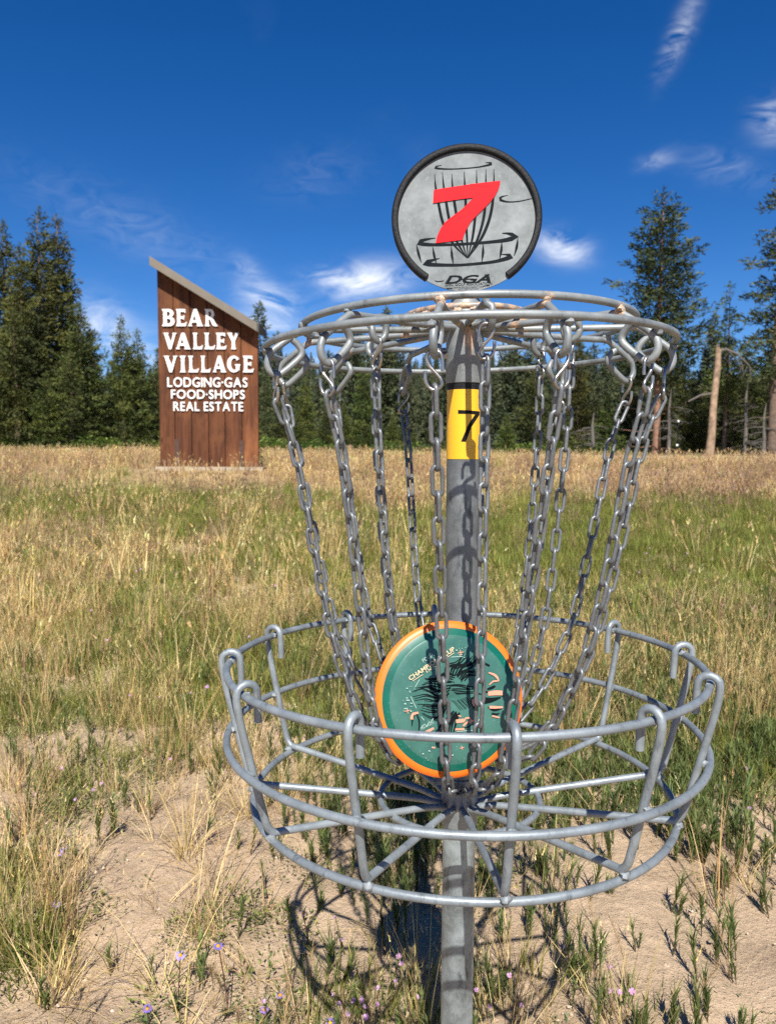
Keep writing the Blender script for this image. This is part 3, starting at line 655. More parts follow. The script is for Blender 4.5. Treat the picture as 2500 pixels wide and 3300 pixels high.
me = flat_mesh('red_numeral', [[PX(*p) for p in seven]], .0006, M_RED); link('red_numeral', me, plate, (0, 0, .0024))
crease = ribbons([pst((880, 489, 8), (930, 492, 14), (990, 503, 16), (1050, 496, 18), (1100, 503, 14), (1146, 480, 10)), pst((640, 850, 4), (690, 806, 9), (760, 752, 9), (830, 700, 8), (900, 620, 4))], .0001, .0029); crease.obj('peeling_edge', M_RED, plate, False)
m = MB(); m.box((-.012, -.006, -.105), (.012, -.004, .03)); br = m.obj('plate_bracket', M_RACK, basket, False); br.location = (pl_c.x, pl_c.y + .012, pl_c.z - .02); rusty(br, [], .1)

# chains: S-hook on each hanger, links down to the collar
def link_mesh(L=.0395, W=.0166, r=.0026):
    R = W / 2 - r; h = L / 2 - R - r; pts = []
    for i in range(7): a = math.pi * i / 6; pts.append((R * math.cos(a), 0, h + R * math.sin(a)))
    pts.append((-R, 0, h * .3)); pts.append((-R, 0, 0.001)); pts.append((-R, 0, -0.001)); pts.append((-R, 0, -h * .3))
    for i in range(7): a = math.pi + math.pi * i / 6; pts.append((R * math.cos(a), 0, -h + R * math.sin(a)))
    rr = [r] * len(pts); rr[8] = rr[9] = r * 1.16
    m = MB(); m.tube(pts, rr, 9, closed=True); return m.mesh('link', M_CHAIN)
LINK = link_mesh(); LINK_S = link_mesh(.036, .0150, .0024)
S_PX = [(937, 1150), (938, 1060), (928, 960), (885, 893), (800, 882), (735, 915), (722, 985), (765, 1085), (850, 1180), (920, 1262), (930, 1325), (890, 1385), (820, 1402), (745, 1350), (708, 1250), (705, 1145)]
def hook_mesh(k=8.04e-5):
    pts = [((x - 830) * k, 0, (940 - y) * k) for x, y in S_PX]; q = smooth_path(pts, .0028); m = MB(); m.tube([tuple(a) for a in q], .0021, 9); return m.mesh('s_hook', M_HOOK)
HOOK = hook_mesh()
rs = random.Random(11)
def hang_chain(t, path, top, jr, front=False, small=False, swing=0.):
    a = RAD(t); ch_ = empty('chain', (0, 0, 0), basket)
    e_r, e_t = Vector((math.sin(a), -math.cos(a), 0)), Vector((math.cos(a), math.sin(a), 0))
    hk = link('s_hook', HOOK, ch_); tw = RAD(jr); ex = (e_t * math.cos(tw) + e_r * math.sin(tw)).normalized()
    if rs.random() < .5: ex = -ex
    p = Vector(RACK(pol(t, *top))); ey = Vector((0, 0, 1)).cross(ex)
    hk.matrix_basis = Matrix(((ex.x, ey.x, 0, p.x), (ex.y, ey.y, 0, p.y), (ex.z, ey.z, 1, p.z), (0, 0, 0, 1)))
    pitch = .0302 if not small else .0274
    q = smooth_path([pol(t + swing * s, r, z) for (r, z, s) in [(pp + (0.,))[:3] for pp in path]], .002); s = np.concatenate([[0], np.cumsum(np.linalg.norm(np.diff(q, axis=0), axis=1))])
    n = int(s[-1] / pitch); roll0 = rs.uniform(-.5, .5)
    for i in range(n):
        c0 = np.array([np.interp(i * pitch, s, q[:, k]) for k in range(3)]); c1 = np.array([np.interp((i + 1) * pitch, s, q[:, k]) for k in range(3)])
        mid = Vector((c0 + c1) / 2); tz = Vector(c0 - c1).normalized(); ref = (e_t if i % 2 else e_r)
        exx = (ref - tz * ref.dot(tz)).normalized(); exx.rotate(Matrix.Rotation(roll0 + rs.uniform(-.12, .12), 3, tz)); eyy = tz.cross(exx)
        o = link('link', LINK_S if small else LINK, ch_); zz = mid.z + RIM_Z + (.018 * mid.x + .01145 * mid.y) * min(1, max(0, (mid.z + .16) / .55))
        o.matrix_basis = Matrix(((exx.x, eyy.x, tz.x, mid.x), (exx.y, eyy.y, tz.y, mid.y), (exx.z, eyy.z, tz.z, zz), (0, 0, 0, 1)))
P_OUT = [(.2675, .372), (.2560, .335), (.2425, .285), (.2170, .158), (.1900, .045), (.1650, -.010), (.1400, -.056), (.1000, -.103), (.0600, -.120), (.0310, -.126)]
P_FRONT = [(.2655, .372), (.2500, .305), (.2340, .234), (.2015, .105), (.1720, -.005), (.1530, -.070), (.1440, -.105), (.1230, -.140), (.0850, -.165), (.0400, -.182), (.031, -.184)]
P_F8 = [(.1765, .412), (.1765, .286), (.1750, .100), (.1690, -.010), (.1560, -.065), (.1470, -.105), (.1250, -.140), (.0850, -.166), (.0400, -.184), (.031, -.186)]
for t in OUT_TH:
    if t == -7: path = P_FRONT
    else:
        k = rs.uniform(-.006, .006); path = [(r + k * (0 if j in (0, len(P_OUT) - 1) else 1), z) for j, (r, z) in enumerate(P_OUT)]
        if t in (53, 83): path = [(r + (0, 0, 0, .003, .004, .010, .012, .016, .012, 0)[j], z + (0, 0, 0, 0, 0, .004, .0, -.012, -.012, 0)[j]) for j, (r, z) in enumerate(path)]
    if t == 323: path = [(.2675, .372), (.2560, .335), (.2425, .285), (.2210, .158), (.2040, .045), (.1970, .0), (.1870, -.04), (.1700, -.08), (.1380, -.112), (.0620, -.130), (.0310, -.136)]
    if t == 23: path = P_FRONT[:4] + [(.1740, -.005), (.1560, -.070), (.1380, -.110), (.1080, -.145), (.0700, -.170), (.0310, -.180)]
    if t == 293: path = [(r + (0, 0, 0, .002, .006, .014, .022, .030, .018, 0)[j], z) for j, (r, z) in enumerate(path)]
    hang_chain(t + OUT_J[t], path, (.2690, .4055), rs.uniform(-12, 12), t == -7)
for t in IN_TH:
    R = IN_R[t]
    path = P_F8 if t == 8 else [(R + .001, .412), (R - .004, .30), (R - .022, .10), (R - .045, -.01), (R - .075, -.075), (.036, -.118)]
    hang_chain(t, path, (R + .001, .4480), rs.uniform(-12, 12), small=(t != 8))

# ------------------------------------------------------------------ the golf disc caught in the chains
DR = .1034
d_c = at_y(1452, 2252, -.098)
yaw_d, tilt_d = RAD(18), RAD(12)
nz = Vector((math.sin(yaw_d) * math.cos(tilt_d), -math.cos(yaw_d) * math.cos(tilt_d), math.sin(tilt_d)))
nx_ = Vector((0, 0, 1)).cross(nz).normalized(); ny_ = nz.cross(nx_)
disc = empty('golf_disc'); disc.matrix_world = Matrix(((nx_.x, ny_.x, nz.x, d_c.x), (nx_.y, ny_.y, nz.y, d_c.y), (nx_.z, ny_.z, nz.z, d_c.z), (0, 0, 0, 1)))
tag(disc, 'teal and orange flying disc with dark hair artwork caught in the chains', 'disc')
m = MB(); m.lathe([(.0790, -.0150), (.0930, -.0150), (.0985, -.0120), (.1012, -.0075), (DR, -.0040), (.1010, -.0014), (.0975, .0004), (.0940, .0009)], 96, False); m.obj('orange_rim', M_ORANGE, disc)
m = MB(); m.lathe([(.0941, .0008), (.0900, .0021), (.0845, .0033)], 96, False); m.obj('teal_ring', M_TEAL, disc)
m = MB(); m.lathe([(.0846, .0033), (.0838, .0036), (.0760, .0042), (.0500, .0046), (.0200, .0048), (.0050, .0048), (.0042, .0045), (.0005, .0044)], 96, True); m.obj('flight_plate', M_FACE, disc)
m = MB(); m.lathe([(.0792, -.015), (.0792, -.002), (.0005, -.0005)], 64, False); m.obj('underside', M_TEAL, disc)
DX = lambda x, y: ((x - 835) / 652 * DR, (838 - y) / 705 * DR)
def dst(*pts): return [DX(p[0], p[1]) + (p[2] / 680 * DR,) for p in pts]
rs2 = random.Random(5); hair = []
def tuft(x, y, ang, L, n, spread, w, curl):
    for _ in range(n):
        a = RAD(ang + rs2.uniform(-spread, spread)); l = L * rs2.uniform(.55, 1.1); x0, y0 = x + rs2.uniform(-60, 60), y + rs2.uniform(-45, 45); cu_ = curl * rs2.uniform(.3, 1.2)
        pts = []
        for i in range(5):
            s = i / 4; aa = a + cu_ * s * s; pts.append((x0 + math.cos(a + cu_ * s * .5) * l * s, y0 + math.sin(a + cu_ * s * .5) * l * s, w * (1 - s) ** .8 + 1.5))
        hair.append(dst(*pts))
def fan(p0, p1, a0, a1, L0, L1, n, w, curl, dens=1.0):
    for i in range(n):
        t = i / max(1, n - 1); x0, y0 = p0[0] + (p1[0] - p0[0]) * t + rs2.uniform(-6, 6), p0[1] + (p1[1] - p0[1]) * t + rs2.uniform(-6, 6); a = RAD(a0 + (a1 - a0) * t + rs2.uniform(-5, 5)); L = (L0 + (L1 - L0) * t) * rs2.uniform(.72, 1.08); cu_ = curl * 2.0 * rs2.uniform(.6, 1.3); x, y = x0, y0; pts = []
        for k in range(7):
            s = k / 6; pts.append((x, y, w * (.35 + .65 * math.sin(3.14 * min(1, s * .75 + .22))) * (1 - s ** 3) + 1.2)); aa = a + cu_ * (math.sin(s * 4.4) * .55 if s < .6 else (s - .25) * 1.1); x += math.cos(aa) * L / 6; y += math.sin(aa) * L / 6
        hair.append(dst(*pts))
def sheaf(g1, g2, n, w, wob=9):
    q1, q2 = (smooth_path(g, 12) for g in (g1, g2))
    for i in range(n):
        t = (i + rs2.uniform(-.25, .25)) / max(1, n - 1); t0, t1 = rs2.uniform(0, .16), rs2.uniform(.84, 1.0); ph = rs2.uniform(0, 6.28); pts = []
        for k in range(9):
            u = t0 + (t1 - t0) * k / 8; p = q1[int(u * (len(q1) - 1))] * (1 - t) + q2[int(u * (len(q2) - 1))] * t; s = k / 8
            pts.append((p[0] + wob * math.sin(ph + 5 * u) * .5, p[1] + wob * math.sin(ph + 4.2 * u), w * rs2.uniform(.85, 1.1) * (.25 + .75 * math.sin(3.14 * min(1, .22 + .78 * s))) + 1.0))
        hair.append(dst(*pts))
A1, A2, A3 = [(900, 645), (790, 600), (690, 640), (600, 640)], [(820, 745), (710, 790), (600, 735), (468, 770)], [(790, 890), (710, 975), (630, 975), (555, 925)]
sheaf(A1, A2, 10, 13); sheaf(A2, A3, 9, 12); sheaf(A1, A3, 6, 9)
B1, B2, B3 = [(790, 630), (815, 545), (900, 515), (975, 425)], [(890, 640), (950, 560), (1010, 545), (1085, 475)], [(930, 690), (1000, 640), (1050, 650), (1085, 600)]
sheaf(B1, B2, 8, 14); sheaf(B2, B3, 7, 13); sheaf(B1, B3, 4, 9)
sheaf([(810, 715), (900, 705), (990, 730), (1075, 755)], [(850, 790), (920, 800), (990, 805), (1060, 800)], 6, 11); sheaf([(840, 850), (880, 900), (925, 955)], [(960, 830), (1000, 870), (1045, 905)], 9, 4, 3)
sheaf([(850, 950), (780, 1000), (720, 1050), (690, 1150)], [(900, 970), (860, 1040), (835, 1110), (820, 1165)], 8, 20); sheaf([(820, 760), (790, 830), (800, 900), (770, 980)], [(740, 800), (720, 860), (740, 900), (700, 960)], 6, 14); sheaf([(700, 1180), (690, 1230)], [(810, 1180), (800, 1240)], 5, 7, 2)
hair += [dst((520, 930, 4), (490, 990, 14), (480, 1050, 6)), dst((520, 930, 10), (545, 1020, 14), (530, 1130, 8)), dst((1110, 790, 12), (1180, 800, 18), (1290, 840, 10)), dst((1120, 870, 60), (1190, 868, 40), (1270, 850, 10)), dst((1150, 930, 10), (1200, 960, 22), (1275, 950, 8)),
         dst((1180, 990, 18), (1230, 1000, 14), (1250, 990, 6)), dst((1150, 770, 12), (1190, 760, 26), (1225, 745, 16)), dst((1040, 830, 10), (1010, 870, 16), (1050, 1000, 10)), dst((850, 1100, 8), (960, 1096, 10), (1000, 1070, 8)), dst((1185, 560, 16), (1150, 540, 18), (1120, 520, 4)), dst((1010, 840, 8), (1080, 805, 12), (1120, 830, 4))]
ribbons(hair, .000004, .00485).obj('hair_artwork', M_INK, disc, False)['kind'] = 'stuff'
pk = [dst((480, 990, 26), (490, 945, 24), (540, 935, 16)), dst((550, 1140, 22), (600, 1110, 26), (665, 1080, 18)), dst((1155, 810, 34), (1220, 806, 42), (1284, 812, 40)), dst((1160, 930, 24), (1220, 936, 22), (1280, 940, 14)), dst((1170, 620, 10), (1230, 650, 22), (1255, 700, 14), (1210, 700, 14), (1170, 730, 8)), dst((1020, 850, 20), (1015, 890, 16), (1040, 920, 14)),
      dst((860, 1035, 30), (930, 1032, 32)), dst((930, 1040, 14), (950, 1010, 14), (985, 1020, 16), (985, 1060, 16)), dst((850, 1105, 16), (930, 1107, 18)), dst((920, 1080, 16), (960, 1050, 18), (1045, 1035, 14)), dst((1180, 1010, 12), (1245, 1030, 12)), dst((880, 985, 6), (905, 995, 14)), dst((830, 1150, 14), (850, 1165, 12)), dst((690, 1130, 10), (700, 1160, 10)), dst((640, 1245, 12), (668, 1250, 14))]
for cx_, cy_, s_ in ((930, 425, 26), (447, 912, 24), (900, 1270, 18)): pk += [dst((cx_ - s_, cy_ + 4, 2), (cx_, cy_, 7), (cx_ + s_, cy_ - 4, 2)), dst((cx_ - 4, cy_ - s_, 2), (cx_, cy_, 7), (cx_ + 4, cy_ + s_, 2))]
ribbons(pk, .000004, .0060).obj('foil_artwork', M_PINK, disc, False)['kind'] = 'stuff'
pl_ = [dst((520, 710, 3), (560, 645, 3)), dst((480, 790, 3), (522, 895, 3)), dst((560, 970, 3), (585, 1005, 3)), dst((845, 461, 4), (945, 461, 4)), dst((860, 1124, 4), (1000, 1124, 4)), dst((1005, 1110, 4), (1040, 1165, 4)), dst((1030, 1100, 3), (1062, 1030, 3)), dst((555, 1075, 7), (585, 1035, 6), (600, 1065, 6), (615, 1040, 6)), dst((615, 1040, 6), (632, 1015, 6), (640, 1030, 6), (665, 990, 6))]
for _ in range(40):
    x, y = rs2.choice([(450, 870), (460, 850), (480, 700), (930, 425), (440, 950), (600, 1300), (800, 1290)]); x += rs2.uniform(-45, 45); y += rs2.uniform(-60, 60); w = rs2.choice((5, 6, 8, 12)); pl_.append(dst((x - w / 2, y, w * .8), (x, y, w), (x + w / 2, y, w * .8)))
ribbons(pl_, .000004, .0063).obj('star_artwork', M_PALE, disc, False)['kind'] = 'stuff'
def disc_text(s, x0, y0, x1, y1, hgt, mat, of=.02, z=.0062):
    me = text_mesh(s, mat, of); a, c_ = Vector(DX(x0, y0)), Vector(DX(x1, y1)); L = (c_ - a).length; an = math.atan2(c_.y - a.y, c_.x - a.x); o = link('lettering', me, disc)
    o.matrix_basis = Matrix.Translation((a.x, a.y, z)) @ Matrix.Rotation(an, 4, 'Z') @ fit_box(me, 0, 0, L, hgt / 680 * DR)
disc_text('CHAMPIONS CUP', 482, 652, 885, 402, 40, M_CREAM); disc_text('PDGA', 602, 497, 700, 440, 32, M_PALE, 0); disc_text('IXX', 628, 590, 720, 535, 20, M_CREAM, 0); disc_text('DISC SPORTS', 560, 1088, 670, 1040, 18, M_PALE, 0); disc_text('ST', 970, 1284, 1030, 1262, 20, M_CREAM, 0)
ribbons([dst((502, 654, 5), (592, 602, 5)), dst((795, 472, 5), (872, 424, 5))], .00001, .0062).obj('underline', M_CREAM, disc, False)
# ------------------------------------------------------------------ plants: materials and prototypes
def leaf_mat(name, transl=.35, var=.25, rough=.6):
    m = bpy.data.materials.new(name); m.use_nodes = True; t = m.node_tree; n, l = t.nodes, t.links
    for q in list(n): n.remove(q)
    out = n.new('ShaderNodeOutputMaterial'); at_ = n.new('ShaderNodeAttribute'); at_.attribute_name = 'Col'; oi = n.new('ShaderNodeObjectInfo')
    hs = n.new('ShaderNodeHueSaturation'); l.new(at_.outputs['Color'], hs.inputs['Color'])
    mr = n.new('ShaderNodeMapRange'); mr.inputs['To Min'].default_value = 1 - var; mr.inputs['To Max'].default_value = 1 + var; l.new(oi.outputs['Random'], mr.inputs['Value']); l.new(mr.outputs[0], hs.inputs['Value'])
    mh = n.new('ShaderNodeMapRange'); mh.inputs['To Min'].default_value = .485; mh.inputs['To Max'].default_value = .515
    mm = n.new('ShaderNodeMath'); mm.operation = 'FRACT'; mk = n.new('ShaderNodeMath'); mk.operation = 'MULTIPLY'; mk.inputs[1].default_value = 7.31
    l.new(oi.outputs['Random'], mk.inputs[0]); l.new(mk.outputs[0], mm.inputs[0]); l.new(mm.outputs[0], mh.inputs['Value']); l.new(mh.outputs[0], hs.inputs['Hue'])
    d = n.new('ShaderNodeBsdfPrincipled'); d.inputs['Roughness'].default_value = rough; d.inputs['Specular IOR Level'].default_value = .25; l.new(hs.outputs[0], d.inputs['Base Color'])
    tr = n.new('ShaderNodeBsdfTranslucent'); l.new(hs.outputs[0], tr.inputs['Color'])
    mx = n.new('ShaderNodeMixShader'); mx.inputs[0].default_value = transl; l.new(d.outputs[0], mx.inputs[1]); l.new(tr.outputs[0], mx.inputs[2]); l.new(mx.outputs[0], out.inputs['Surface'])
    return m
M_GRASS = leaf_mat('grass blades', .42, .24)
M_NEEDLE = leaf_mat('needles', .06, .16, .7)
M_LEAF = leaf_mat('leaves', .35, .18)
M_PETAL = leaf_mat('petals', .35, .12)
def jit(c, rs, k=.18):
    f = 1 + rs.uniform(-k, k); return (c[0] * f * (1 + rs.uniform(-.06, .06)), c[1] * f, c[2] * f * (1 + rs.uniform(-.1, .1)))
def blade(m, base, ang, L, lean, w, c0, c1, seg=3, bendk=1.0):
    """a curved, tapering blade: quads that close to a point"""
    dx, dy = math.cos(ang), math.sin(ang); px_, py_ = -dy, dx; V, C, F = [], [], []
    for i in range(seg + 1):
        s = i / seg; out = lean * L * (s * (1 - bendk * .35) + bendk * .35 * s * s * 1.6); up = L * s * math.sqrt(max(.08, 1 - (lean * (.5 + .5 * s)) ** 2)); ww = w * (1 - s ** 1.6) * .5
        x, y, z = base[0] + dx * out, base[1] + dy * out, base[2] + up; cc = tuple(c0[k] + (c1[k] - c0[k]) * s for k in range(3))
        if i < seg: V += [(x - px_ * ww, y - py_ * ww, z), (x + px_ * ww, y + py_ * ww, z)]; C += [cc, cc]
        else: V.append((x, y, z)); C.append(cc)
    for i in range(seg - 1): F.append((2 * i, 2 * i + 1, 2 * i + 3, 2 * i + 2))
    F.append((2 * seg - 2, 2 * seg - 1, 2 * seg)); m.add(V, F, C); return V[-1], (dx, dy)
def seed_head(m, p, d, L, w, c, rs, n=9):
    for i in range(n):
        s = i / n; a = rs.uniform(0, 6.28); b0 = (p[0] + d[0] * L * s, p[1] + d[1] * L * s, p[2] + d[2] * L * s); cc = jit(c, rs); k = w * (1 - .6 * s)
        e = (b0[0] + math.cos(a) * k + d[0] * k * 1.6, b0[1] + math.sin(a) * k + d[1] * k * 1.6, b0[2] + d[2] * k * 1.8); q = .22 * k
        m.add([(b0[0] - math.sin(a) * q, b0[1] + math.cos(a) * q, b0[2]), (b0[0] + math.sin(a) * q, b0[1] - math.cos(a) * q, b0[2]), e], [(0, 1, 2)], [cc] * 3)
STRAW, STRAW2, TAN, GREEN_A, GREEN_B, YGREEN, MAUVE, BROWN = (.66, .48, .20), (.76, .60, .30), (.50, .34, .155), (.165, .195, .038), (.260, .265, .062), (.32, .32, .065), (.42, .275, .185), (.29, .18, .105)
def dry_clump(seed, n, h, spread, w, lean=(.05, .6), heads=.5, cols=(STRAW, STRAW2, TAN), seg=3):
    rs = random.Random(seed); m = MB()
    for _ in range(n):
        a = rs.uniform(0, 6.28); r = spread * math.sqrt(rs.random()); c = jit(rs.choice(cols), rs); L = h * rs.uniform(.45, 1.1)
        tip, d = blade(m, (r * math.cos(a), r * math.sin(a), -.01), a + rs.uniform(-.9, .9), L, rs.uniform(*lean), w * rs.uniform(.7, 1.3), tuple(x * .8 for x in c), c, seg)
        if rs.random() < heads:
            ln = rs.uniform(.1, .5); seed_head(m, tip, (d[0] * ln, d[1] * ln, 1 - ln * .5), L * rs.uniform(.14, .24), w * 2.6, tuple(min(.8, x * 1.12) for x in c), rs, 7)
    return m
def green_clump(seed, n, h, spread, w, cols=(GREEN_A, GREEN_B), lean=(.05, .7), seg=3):
    rs = random.Random(seed); m = MB()
    for _ in range(n):
        a = rs.uniform(0, 6.28); r = spread * math.sqrt(rs.random()); c = jit(rs.choice(cols), rs, .25); tipc = tuple(x * rs.uniform(1.0, 1.35) for x in c)
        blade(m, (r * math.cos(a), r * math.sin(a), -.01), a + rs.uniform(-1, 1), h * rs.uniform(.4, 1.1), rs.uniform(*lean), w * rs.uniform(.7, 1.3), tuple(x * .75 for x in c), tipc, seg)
    return m
def leafy_clump(seed, n, h, spread, size, cols):
    rs = random.Random(seed); m = MB()
    for _ in range(n):
        a = rs.uniform(0, 6.28); r = spread * math.sqrt(rs.random()); z = h * rs.random() * (1 - .5 * r / spread); c = jit(rs.choice(cols), rs, .3); L = size * rs.uniform(.6, 1.3); b_ = a + rs.uniform(-1.2, 1.2); e = rs.uniform(-.2, 1.0)
        d = Vector((math.cos(b_) * math.cos(e), math.sin(b_) * math.cos(e), math.sin(e))); sd = Vector((-math.sin(b_), math.cos(b_), rs.uniform(-.4, .4))) * (L * (.17 if L < .05 else .26)); p = Vector((r * math.cos(a), r * math.sin(a), z))
        m.add([p, p + d * L * .5 + sd, p + d * L, p + d * L * .5 - sd], [(0, 1, 2, 3)], [c] * 4)
    return m
def seedling_mesh(seed, h=.085):
    """upright stem thickly set with narrow, upward leaves"""
    rs = random.Random(seed); m = MB()
    for sgl in range(rs.choice((1, 1, 2, 3))):
        bx, by = (0, 0) if sgl == 0 else (rs.uniform(-.014, .014), rs.uniform(-.014, .014)); H = h * rs.uniform(.7, 1.1) * (1 if sgl == 0 else .75); la, ld = rs.uniform(0, 6.28), rs.uniform(0, .15)
        c = jit((.105, .125, .035), rs, .2)
        m.tube([(bx, by, -.01), (bx + math.cos(la) * ld * H * .5, by + math.sin(la) * ld * H * .5, H * .5), (bx + math.cos(la) * ld * H, by + math.sin(la) * ld * H, H * .95)], [.0011, .0010, .0006], 5, c=[(.16, .11, .06)] * 5 + [c] * 10)
        n = int(17 + 8 * rs.random())
        for i in range(n):
            s = .12 + .86 * (i / n) ** .85; a = i * 2.4 + rs.uniform(-.4, .4); L = H * (.42 - .16 * abs(s - .6)) * rs.uniform(.7, 1.2) * (.6 if s < .3 else 1); cc = jit((.165, .205, .062) if s > .3 else (.20, .17, .07), rs, .22)
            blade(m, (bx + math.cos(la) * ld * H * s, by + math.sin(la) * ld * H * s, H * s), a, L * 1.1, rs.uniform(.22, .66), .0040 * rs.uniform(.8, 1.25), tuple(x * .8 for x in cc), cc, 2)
    return m
protos = bpy.data.collections.new('plant_prototypes')        # never linked to the scene: instanced by the stuff objects
def proto(m, name, mat):
    o = bpy.data.objects.new(name, m.mesh(name, mat, False)); protos.objects.link(o); return o
def scatter(name, plist, P, rot, scl, idx):
    """one stuff object: points on the land, a plant prototype on each"""
    me = bpy.data.meshes.new(name); me.from_pydata(P.tolist(), [], [])
    for nm, ty, arr in (('rot', 'FLOAT_VECTOR', rot), ('scl', 'FLOAT', scl), ('idx', 'INT', idx)):
        a = me.attributes.new(nm, ty, 'POINT'); a.data.foreach_set('vector' if ty == 'FLOAT_VECTOR' else 'value', np.ascontiguousarray(arr).ravel())
    o = link(name, me); tag(o, kind='stuff')
    col = bpy.data.collections.new(name + '_plants')
    for i, q in enumerate(plist):
        if q.name not in col.objects: col.objects.link(q)
    order = {q.name: i for i, q in enumerate(sorted(plist, key=lambda q: q.name))}
    ng = bpy.data.node_groups.new(name, 'GeometryNodeTree'); ng.interface.new_socket('Geometry', in_out='INPUT', socket_type='NodeSocketGeometry'); ng.interface.new_socket('Geometry', in_out='OUTPUT', socket_type='NodeSocketGeometry')
    N, L = ng.nodes, ng.links; gi, go = N.new('NodeGroupInput'), N.new('NodeGroupOutput'); ip = N.new('GeometryNodeInstanceOnPoints'); ci = N.new('GeometryNodeCollectionInfo')
    ci.inputs['Collection'].default_value = col; ci.inputs['Separate Children'].default_value = True; ci.inputs['Reset Children'].default_value = True
    def na(nm, ty):
        q = N.new('GeometryNodeInputNamedAttribute'); q.data_type = ty; q.inputs['Name'].default_value = nm; return q.outputs['Attribute']
    L.new(gi.outputs[0], ip.inputs['Points']); L.new(ci.outputs[0], ip.inputs['Instance']); ip.inputs['Pick Instance'].default_value = True
    L.new(na('idx', 'INT'), ip.inputs['Instance Index']); L.new(na('rot', 'FLOAT_VECTOR'), ip.inputs['Rotation']); L.new(na('scl', 'FLOAT'), ip.inputs['Scale']); L.new(ip.outputs[0], go.inputs[0])
    md = o.modifiers.new('plants', 'NODES'); md.node_group = ng; return o
nm_i = [0]
def P_(m, mat=None):
    nm_i[0] += 1; return proto(m, 'plant_%03d' % nm_i[0], mat or M_GRASS)
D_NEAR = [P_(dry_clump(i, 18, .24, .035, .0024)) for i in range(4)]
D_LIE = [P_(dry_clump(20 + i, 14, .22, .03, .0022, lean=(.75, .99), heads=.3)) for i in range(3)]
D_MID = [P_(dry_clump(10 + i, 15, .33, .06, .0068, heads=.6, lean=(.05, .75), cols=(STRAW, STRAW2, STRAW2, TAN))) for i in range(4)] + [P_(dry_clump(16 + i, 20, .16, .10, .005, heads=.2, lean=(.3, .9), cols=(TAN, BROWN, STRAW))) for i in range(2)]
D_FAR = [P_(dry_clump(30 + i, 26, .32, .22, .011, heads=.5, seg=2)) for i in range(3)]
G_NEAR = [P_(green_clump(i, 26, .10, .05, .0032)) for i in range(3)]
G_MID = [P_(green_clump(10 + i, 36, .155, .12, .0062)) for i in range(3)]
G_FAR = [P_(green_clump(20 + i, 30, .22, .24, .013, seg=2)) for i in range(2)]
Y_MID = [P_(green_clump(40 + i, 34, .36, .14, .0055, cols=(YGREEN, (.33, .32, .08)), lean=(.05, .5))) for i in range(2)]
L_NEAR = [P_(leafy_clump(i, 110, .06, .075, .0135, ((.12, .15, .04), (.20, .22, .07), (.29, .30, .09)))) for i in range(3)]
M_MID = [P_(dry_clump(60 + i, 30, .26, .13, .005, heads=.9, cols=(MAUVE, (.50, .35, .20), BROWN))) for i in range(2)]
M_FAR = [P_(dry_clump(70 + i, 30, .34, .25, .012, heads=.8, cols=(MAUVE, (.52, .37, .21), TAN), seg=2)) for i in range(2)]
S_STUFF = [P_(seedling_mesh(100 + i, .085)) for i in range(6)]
TINY = [P_(leafy_clump(80 + i, 16, .012, .022, .010, ((.12, .15, .06), (.16, .18, .09), (.20, .17, .09)))) for i in range(3)]

rng = np.random.RandomState(4)
def wedge(n, d0, d1, power=1.0):
    """random ground points inside the field of view (and a margin either side) between two distances"""
    dd = (d0 ** power + (d1 ** power - d0 ** power) * rng.rand(n)) ** (1 / power); lat = (rng.rand(n) * 1.36 - .68) * (dd + .5)
    f2 = Vector((FWD.x, FWD.y)).normalized(); r2 = Vector((f2.y, -f2.x))
    return CAM.x + f2.x * dd + r2.x * lat, CAM.y + f2.y * dd + r2.y * lat, dd
def plant(name, plist, x, y, s0, s1, tilt=.15):
    n = len(x)
    if not n: return None
    P = np.stack([x, y, land(x, y) - .004], 1); rot = np.stack([rng.normal(0, tilt, n), rng.normal(0, tilt, n), rng.rand(n) * 6.28], 1).astype(np.float32)
    return scatter(name, plist, P, rot, (s0 + (s1 - s0) * rng.rand(n)).astype(np.float32), rng.randint(0, len(plist), n).astype(np.int32))
def far_from_pole(x, y, r=.05): return np.hypot(x, y) > r
def near_sign(dd): return 0 * dd
def put(kind, plist, n, d0, d1, dens, s0, s1, power=2., tilt=.15):
    x, y, dd = wedge(n, d0, d1, power); bare, green, mauve, dry = zones(x, y)
    keep = (rng.rand(n) < dens(bare, green, mauve, dry, dd)) & far_from_pole(x, y)
    keep &= ~((np.abs((x - s_org.x) * s_right.x + (y - s_org.y) * s_right.y - .06) < 1.35) & (np.abs((x - s_org.x) * s_out.x + (y - s_org.y) * s_out.y - 1.2) < 1.75) & (rng.rand(n) < .9))
    plant(kind, plist, x[keep], y[keep], s0, s1, tilt)
cl = lambda v: np.clip(v, 0, 1)
put('dry_grass', D_NEAR, 3200, 1.35, 4.8, lambda b_, g, mv, d, dd: cl((1 - b_) * (.06 + .8 * d) * sstep(1.8, 3.4, dd) + .02), .6, 1.35, 1.6)
put('fallen_straw', D_LIE, 2600, 1.35, 5.0, lambda b_, g, mv, d, dd: cl((1 - .75 * b_) * (.10 + .40 * d)), .4, 1.0, 1.6)
put('dry_grass', D_MID, 5200, 3.0, 10.5, lambda b_, g, mv, d, dd: cl(.03 + .75 * d ** 1.4 * (1 - .93 * cl(g)) - .3 * mv) * sstep(2.9, 4.6, dd), .55, 1.35)
put('dry_grass', D_FAR, 7500, 9.0, 44, lambda b_, g, mv, d, dd: cl(.18 + .8 * d * (1 - .93 * cl(g)) - .4 * mv) * (1 - .9 * near_sign(dd)), .6, 1.25, 1.5)
put('green_grass', G_NEAR, 9000, 1.35, 5.0, lambda b_, g, mv, d, dd: cl((1 - b_) * (.04 + 1.0 * g) * sstep(1.9, 3.1, dd)), .5, 1.3, 1.7)
